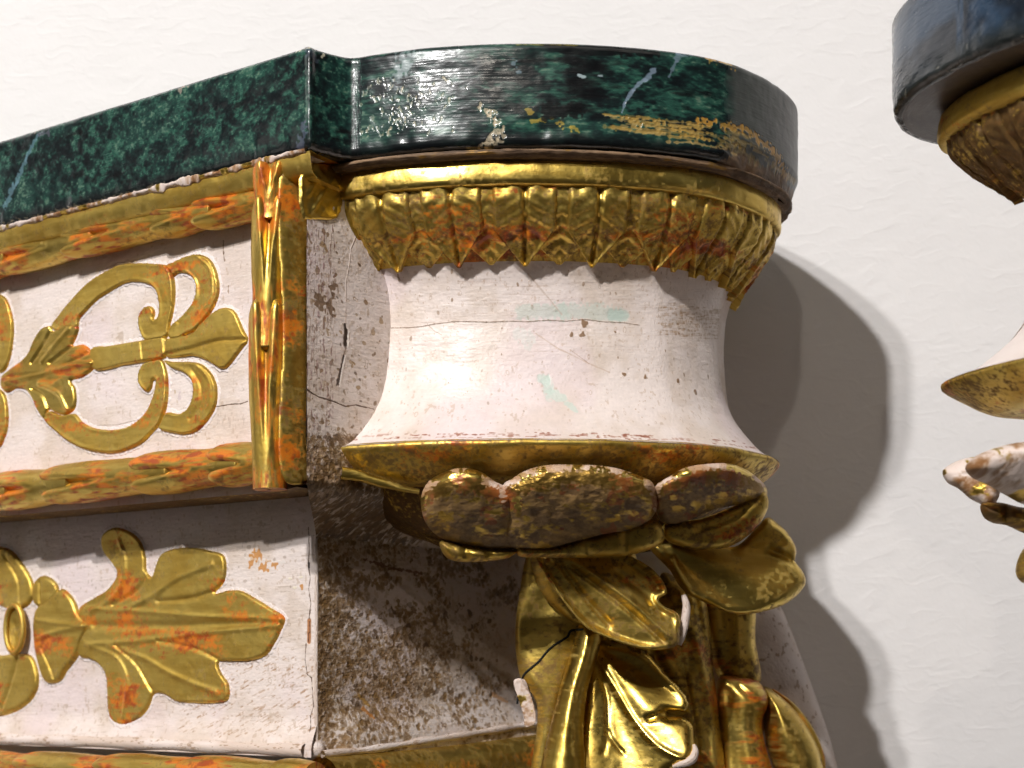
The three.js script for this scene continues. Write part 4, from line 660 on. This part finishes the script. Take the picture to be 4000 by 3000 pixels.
obj('petal_edge', tube(G_([[430, 270], [520, 285], [700, 335], [880, 385], [990, 405]]).map((p, k) => P(p[0], p[1], -0.0265 - k * 0.0012)), (t, q) => 0.0026 * (1 - 0.6 * t) * (0.8 + 0.5 * fbm(t * 5, q * 0.6, 256, 3, 97)), 60, 14), gold, body);
// leaves under the cup
const lz = (z0, ax = 0, ay = 0, cx = 2400, cy = 2400) => (x, y) => z0 + ax * (x - cx) * 1e-4 + ay * (y - cy) * 1e-4;
const plainG = gesso;
const fan = (bx, by, ridge, period, amp) => (x, y) => { const q = Math.atan2(y - by, x - bx) * 180 / Math.PI, r = Math.hypot(x - bx, y - by); return amp * Math.cos((q - ridge) / period * 2 * Math.PI) * Math.min(1, r / 320); };
const roof = (pts, k, most) => { const l = C_(pts); return (x, y) => -Math.min(most, k * lineD(l, x, y)[0]); };
obj('leaf_lip', pillow(E_([[30, 745], [250, 745], [480, 680], [720, 610], [960, 560], [1010, 700], [820, 790], [480, 815], [200, 812], [40, 800]]), { z: lz(-0.036, -0.08, -0.3, 2300, 2130), T: 0.006, R: 45, lines: [[E_([[480, 680], [500, 800]]), 14, -0.004], [E_([[760, 600], [760, 790]]), 14, -0.004], [E_([[240, 740], [250, 820]]), 14, -0.004]], wob: 0.001 }), goldDirty, body);
obj('leaf_lip', pillow(G_([[1140, 760], [1230, 770], [1400, 800], [1600, 820], [1700, 830], [1640, 880], [1500, 905], [1330, 915], [1200, 890], [1150, 830]]), { z: lz(-0.034, -0.02, -0.3, 1860, 2130), T: 0.006, R: 45, lines: [[G_([[1320, 780], [1330, 920]]), 14, -0.004], [G_([[1480, 790], [1490, 910]]), 14, -0.004]], wob: 0.001 }), goldDirty, body);
obj('acanthus_leaf', pillow(E_([[1000, 600], [1250, 555], [1400, 500], [1550, 430], [1650, 335], [1698, 400], [1705, 470], [1665, 560], [1600, 640], [1500, 715], [1380, 755], [1150, 745], [1020, 690]]), { z: lz(-0.05, -0.25, -0.2, 2800, 2050), T: 0.006, R: 40, wob: 0.0006, lines: [[E_([[1250, 620], [1450, 560], [1640, 420]]), 16, -0.003], [E_([[1500, 640], [1560, 720]]), 10, -0.003]] }), goldDirty, body, 'short curled leaf under the right petal');
const curl = pillow(E_([[900, 720], [1100, 680], [1300, 700], [1480, 740], [1620, 620], [1700, 545], [1770, 590], [1840, 660], [1890, 760], [1880, 838], [1893, 855], [1940, 920], [1952, 980], [1910, 1050], [1820, 1120], [1700, 1165], [1560, 1190], [1430, 1180], [1300, 1120], [1180, 1065], [1110, 1000], [1050, 900]]), { z: lz(-0.066, -0.24, 0.16, 2850, 2250), T: 0.006, B: 0.010, R: 46, veins: 0.7, form: fan(2540, 2100, 22, 34, 0.0017), lines: [[E_([[1885, 850], [1800, 800], [1720, 770]]), 14, -0.004], [E_([[1060, 820], [1110, 920], [1180, 1040]]), 12, 0.004]] });
obj('acanthus_leaf', curl, gold, body, 'rounded leaf that stands out at the right');
const tongG = pillow(C_([[300, -80], [520, -130], [760, -80], [900, -40], [1050, 60], [1115, 180], [1062, 222], [1090, 262], [1182, 312], [1192, 420], [1182, 500], [1090, 532], [960, 528], [850, 500], [720, 450], [620, 400], [500, 270], [380, 100]]), { z: lz(-0.049, -0.12, 0.1, 2500, 2350), T: 0.0035, R: 30, wob: 0.0005, veins: 0.7, form: roof([[520, -20], [860, 220], [1120, 450]], 0.000045, 0.008), lines: [[C_([[560, 0], [880, 225], [1130, 450]]), 9, 0.002], [C_([[520, 20], [840, 260], [1090, 480]]), 9, -0.003], [C_([[420, -40], [600, 200], [760, 380]]), 11, -0.003], [C_([[820, 60], [960, 170], [1080, 300]]), 16, -0.002]] });
const tong = obj('acanthus_leaf', tongG, goldDirty, body, 'pitted tongue of leaf with a bare white edge');
obj('white_edge', tube(C_([[1216, 195], [1234, 260], [1228, 340], [1214, 420], [1192, 505]]).map(p => P(p[0], p[1], -0.0545)), t => 0.0019 * Math.pow(Math.sin(Math.PI * mix(0.1, 0.92, t)), 0.5), 30, 10), gesso, tong);
const root = pillow(C_([[280, -160], [620, -190], [900, -100], [920, 120], [760, 330], [640, 420], [480, 330], [330, 160]]), { z: lz(-0.074, 0.05, -0.3, 2250, 2300), T: 0.008, R: 80, lines: [[C_([[480, 0], [560, 150], [640, 330]]), 20, 0.004], [C_([[420, 20], [500, 180], [560, 330]]), 18, -0.003]] });
obj('leaf_root', root, goldDirty, body);
obj('leaf_back', pillow(C_([[520, 60], [900, 120], [1240, 240], [1330, 700], [1360, 1200], [1360, 1560], [480, 1560], [500, 900]]), { z: lz(-0.098, -0.02, 0, 2450, 2700), T: 0.005, R: 60, step: 12, lines: [[C_([[1100, 560], [1250, 900], [1320, 1300]]), 16, 0.004], [C_([[1020, 540], [1150, 760]]), 14, -0.004]] }), goldDirty, body);
const bladeL = pillow(C_([[300, -150], [470, -150], [560, 60], [620, 260], [650, 420], [560, 600], [500, 760], [440, 1010], [390, 1270], [370, 1500], [255, 1500], [275, 1264], [312, 1000], [304, 850], [215, 715], [178, 500], [195, 250]]), { z: lz(-0.084, 0.2, -0.05, 2150, 2600), T: 0.004, R: 45, form: fan(2300, 2240, 115, 50, 0.0015), lines: [[C_([[500, 180], [560, 330], [600, 430]]), 9, 0.003]] });
obj('leaf_blade', bladeL, goldDirty, body);
const bladeR = pillow(C_([[640, 500], [800, 490], [980, 548], [1100, 680], [1200, 780], [1246, 860], [1232, 908], [1110, 916], [1118, 934], [1210, 948], [1270, 1000], [1282, 1090], [1297, 1150], [1275, 1222], [1190, 1262], [1100, 1300], [1000, 1400], [800, 1480], [540, 1480], [560, 1100], [600, 760]]), { z: lz(-0.078, 0.24, 0.28, 2450, 2700), T: 0.004, R: 40, veins: 0.8, form: fan(2325, 2520, 51, 44, 0.0018), lines: [[C_([[690, 590], [800, 780], [920, 980], [1060, 1130], [1230, 1220]]), 12, 0.0016], [C_([[690, 640], [745, 820], [750, 1020], [770, 1080], [840, 1170]]), 7, -0.0012], [C_([[750, 1040], [740, 1100], [720, 1180]]), 7, -0.001], [C_([[1115, 926], [1000, 960]]), 12, -0.003]] });
obj('leaf_blade', bladeR, goldBright, body, 'bright gilt lobed leaf at the bottom');
const stemG = pillow(C_([[575, 380], [705, 400], [690, 560], [625, 780], [600, 1000], [612, 1264], [620, 1520], [300, 1520], [335, 1264], [395, 1000], [462, 740], [520, 560]]), { z: lz(-0.07, 0.05, 0.2, 2250, 2700), T: 0.009, B: 0.012, R: 100, lines: [[C_([[500, 720], [430, 1000], [370, 1300]]), 10, -0.002]] });
obj('leaf_stem', stemG, goldBright, body);
const onLeaf = (x, y) => Math.max(...[tongG, root, bladeL, bladeR, stemG].map(g => g.userData.front(x, y)));
obj('chipped_edge', pillow(C_([[170, 722], [230, 715], [270, 800], [302, 920], [300, 990], [240, 1010], [232, 950], [205, 860]]), { z: (x, y) => Math.max(-0.086, onLeaf(x, y) + 0.0006), T: 0.0002, B: 0.004, R: 6, step: 5 }), wornRim, body);
obj('chipped_edge', tube(C_([[1280, 1120], [1288, 1160], [1268, 1210], [1200, 1240], [1150, 1256]]).map(p => P(p[0], p[1], Math.max(-0.08, onLeaf(p[0] - 8, p[1] - 8)))), t => 0.002 * Math.sin(Math.PI * mix(0.12, 0.9, t)), 30, 10), gesso, body);
{
  const c = smooth2(C_([[600, 408], [560, 412], [520, 418], [500, 455], [460, 480], [420, 505], [370, 550], [330, 600], [285, 640], [240, 680], [212, 735], [200, 800], [190, 870]]), false, 3);
  obj('crack_gap', tube(c.map(p => P(p[0], p[1], Math.max(-0.0895, onLeaf(p[0], p[1])))), 0.00055, 80, 6), new THREE.MeshStandardMaterial({ color: 0x0a0f10, roughness: 0.9, name: 'dark gap' }), body);
}
// side scroll behind the leaves
const side = obj('side_panel', pillow(C_([[1300, 100], [1650, 180], [1800, 250], [1880, 420], [1980, 680], [2060, 900], [2120, 1080], [2168, 1264], [2230, 1560], [1300, 1560]]), { z: lz(-0.150, -0.06, 0, 3000, 2700), T: 0.03, B: 0.05, R: 340, step: 14 }), gesso, body);
obj('side_strip', pillow(C_([[1080, 60], [1240, 120], [1330, 160], [1400, 660], [1430, 900], [1450, 1560], [1150, 1560], [1200, 900], [1120, 500]]), { z: lz(-0.105, 0.02, 0, 2700, 2700), T: 0.012, R: 60, lines: [[C_([[1200, 200], [1330, 620], [1400, 1000], [1420, 1400]]), 14, 0.004], [C_([[1290, 200], [1380, 650], [1420, 1000]]), 12, -0.004], [C_([[1260, 700], [1340, 1100], [1340, 1400]]), 16, 0.003]] }), goldDirty, body);
obj('side_strip', pillow(C_([[1350, 180], [1640, 220], [1660, 480], [1690, 740], [1600, 770], [1425, 690], [1385, 560]]), { z: lz(-0.118, 0.02, 0, 2850, 2500), T: 0.01, R: 60, lines: [[C_([[1450, 200], [1480, 680]]), 26, -0.002], [C_([[1540, 240], [1560, 700]]), 20, 0.002]] }), goldDirty, body);
obj('side_lobe', pillow(C_([[1440, 700], [1560, 690], [1690, 740], [1740, 850], [1700, 980], [1720, 1120], [1760, 1264], [1770, 1560], [1450, 1560], [1440, 1200], [1420, 950]]), { z: lz(-0.112, 0.03, 0, 2900, 2800), T: 0.014, R: 90, lines: [[C_([[1500, 800], [1540, 1000], [1560, 1300]]), 30, -0.005], [C_([[1560, 760], [1690, 900], [1740, 1200]]), 10, -0.003]] }), goldWorn, body);
obj('side_lobe', pillow(C_([[1700, 760], [1760, 775], [1860, 850], [1950, 950], [2030, 1080], [2076, 1200], [2090, 1350], [2060, 1560], [1800, 1560], [1770, 1264], [1720, 1100], [1715, 900]]), { z: lz(-0.122, 0.0, 0, 2980, 2800), T: 0.018, R: 110, lines: [[C_([[1740, 860], [1760, 1000], [1780, 1300]]), 12, -0.003]] }), gold, body, 'swelling gilt lobe with a red edge');
obj('bole_edge', tube(C_([[1760, 785], [1860, 862], [1945, 960], [2020, 1085], [2064, 1200], [2078, 1350]]).map(p => P(p[0], p[1], -0.119)), t => 0.0021 * Math.pow(Math.sin(Math.PI * mix(0.1, 0.9, t)), 0.5), 40, 10), goldWorn, body);
// ------------------------------------------------------------------ second console, cut off at the right
const twin = new THREE.Group(); twin.name = 'carved_console_001'; scene.add(twin);
twin.userData = { label: 'second gilded console end with blue-black top, cut off at the right edge', category: 'carved console' };
mirrorX = 0.2845;
const pv = [0.1262, -0.084], twinPath = makePath([...capPts.slice(5, 16), [0.1232, -0.097], [0.1145, -0.109], [0.1, -0.117], [0.08, -0.121], [0.05, -0.122]].map(([x, z]) => [pv[0] + 1.75 * (x - pv[0]), pv[1] + (z > pv[1] ? 1.75 : 1.5) * (z - pv[1])]), 420);
marbleTop(twin, marbleRaster(true).material('blue black marbled paint', 0.0012, { clearcoat: 0.3, clearcoatRoughness: 0.3 }), twinPath, []);
const plainR = new Raster(256, 256, TILE, TILE); plainR.tiled = true; plainR.fill((x, y, p, q) => { const a = fbm(p * 6, q * 6, 6, 4, 711); return { c: lerp3([224, 211, 205], [206, 190, 180], sst(0.3, 0.8, a)), r: 0.5, m: 0, b: 0.5 + 0.3 * (a - 0.5) }; });
const plain = plainR.material('plain gesso', 0.0003);
cap(twin, { collar: goldFlat, band: goldGrimeShade, leaf: goldGrimeShade, neck: plain, ring: goldDirty, cup: goldGrimeShade }, [0, 2], twinPath, 0.008, 1.5);
obj('lower_body', sweep(twinPath, [[0.06, 0.078], [0.085, 0.055], [0.1, 0.02], [0.1, -0.02], [0.095, -0.06], [0.095, -0.1]], (s, l) => tile(s, l), (s, k) => [0.001 * (fbm(s * 60, k, 256, 3, 52) - 0.5), 0]), plain, twin);
mirrorX = null;
for (const [x, y, w] of [[4330, 1770, 190], [4720, 1760, 200], [5110, 1775, 190]]) obj('petal', pillow([[x - w, y + 40], [x - w * 0.8, y - 70], [x - w * 0.3, y - 120], [x + w * 0.3, y - 120], [x + w * 0.8, y - 70], [x + w, y + 40], [x + w * 0.85, y + 160], [x, y + 200], [x - w * 0.85, y + 160]], { z: (px, py) => 0.082 - 0.02 * Math.max(0, (py - 1750) / 220), T: 0.012, R: 80, step: 12, uvf: p => tile(p.x * 1.3, p.y) }), wornRim, twin);
const T_ = p => zm(3400, 1300, 0.663, p), tz = (z0, a) => (x) => z0 + a * (x - 3900) * 1e-4;
obj('petal', pillow(T_([[425, 815], [480, 770], [580, 735], [660, 735], [760, 800], [760, 960], [700, 1040], [655, 1012], [590, 980], [520, 920], [450, 880]]), { z: tz(0.02, 0.4), T: 0.006, R: 45, step: 8, uvf: p => tile(p.x, p.y) }), wornRim, twin);
obj('petal', pillow(T_([[558, 800], [600, 740], [700, 690], [800, 660], [950, 640], [1150, 660], [1150, 1000], [1000, 1020], [900, 1010], [800, 960], [680, 890], [600, 855]]), { z: (x, y) => tz(0.055, 0.5)(x) - 0.02 * Math.max(0, (y - 1750) / 220), T: 0.012, R: 80, step: 8, uvf: p => tile(p.x * 1.3, p.y) }), wornRim, twin);
obj('leaf_lip', pillow(T_([[650, 1010], [760, 1000], [900, 1030], [1150, 1040], [1150, 1230], [1000, 1210], [900, 1180], [800, 1135], [720, 1120], [665, 1085]]), { z: tz(0.03, 0.4), T: 0.006, R: 50, step: 8, lines: [[T_([[800, 1000], [795, 1140]]), 12, -0.004]] }), goldGrimeShade, twin);
obj('acanthus_leaf', pillow(T_([[935, 1245], [890, 1290], [864, 1350], [855, 1410], [880, 1462], [940, 1485], [1150, 1500], [1150, 1230]]), { z: tz(0.03, 0.4), T: 0.008, R: 60, step: 8 }), goldDirty, twin);

// ------------------------------------------------------------------ wall
{
  const R = new Raster(1024, 1024, 0.3, 0.3); R.tiled = true;
  R.fill((x, y, p, q) => { const w = fbm(p * 8, q * 8, 8, 3, 501) - 0.5, a = fbm(p * 20 + w * 2, q * 44 + w * 3, 20, 3, 503), b = fbm(p * 9, q * 16, 9, 3, 507), c = fbm(p * 120, q * 120, 120, 2, 509); const ridge = Math.pow(1 - Math.abs(2 * fbm(p * 14 + w, q * 30 + w * 2, 14, 2, 515) - 1), 4); const k = 1 + 0.015 * (b - 0.5); return { c: [230 * k, 227 * k, 226 * k], r: 0.85, m: 0, b: 0.5 + 0.3 * (a - 0.5) + 0.25 * (b - 0.5) + 0.08 * (c - 0.5) + 0.16 * ridge }; });
  const m = R.material('white roller painted plaster', 0.0006);
  const g = new THREE.BoxGeometry(3.6, 3, 0.1); const uv = g.attributes.uv; for (let i = 0; i < uv.count; i++) uv.setXY(i, uv.getX(i) * 22, uv.getY(i) * 18);
  const w = new THREE.Mesh(g, m); w.name = 'wall'; w.position.set(0, EYE, WALL_Z - 0.05); w.receiveShadow = w.castShadow = true; w.userData = { kind: 'structure' }; scene.add(w);
}
renderer.render(scene, camera);
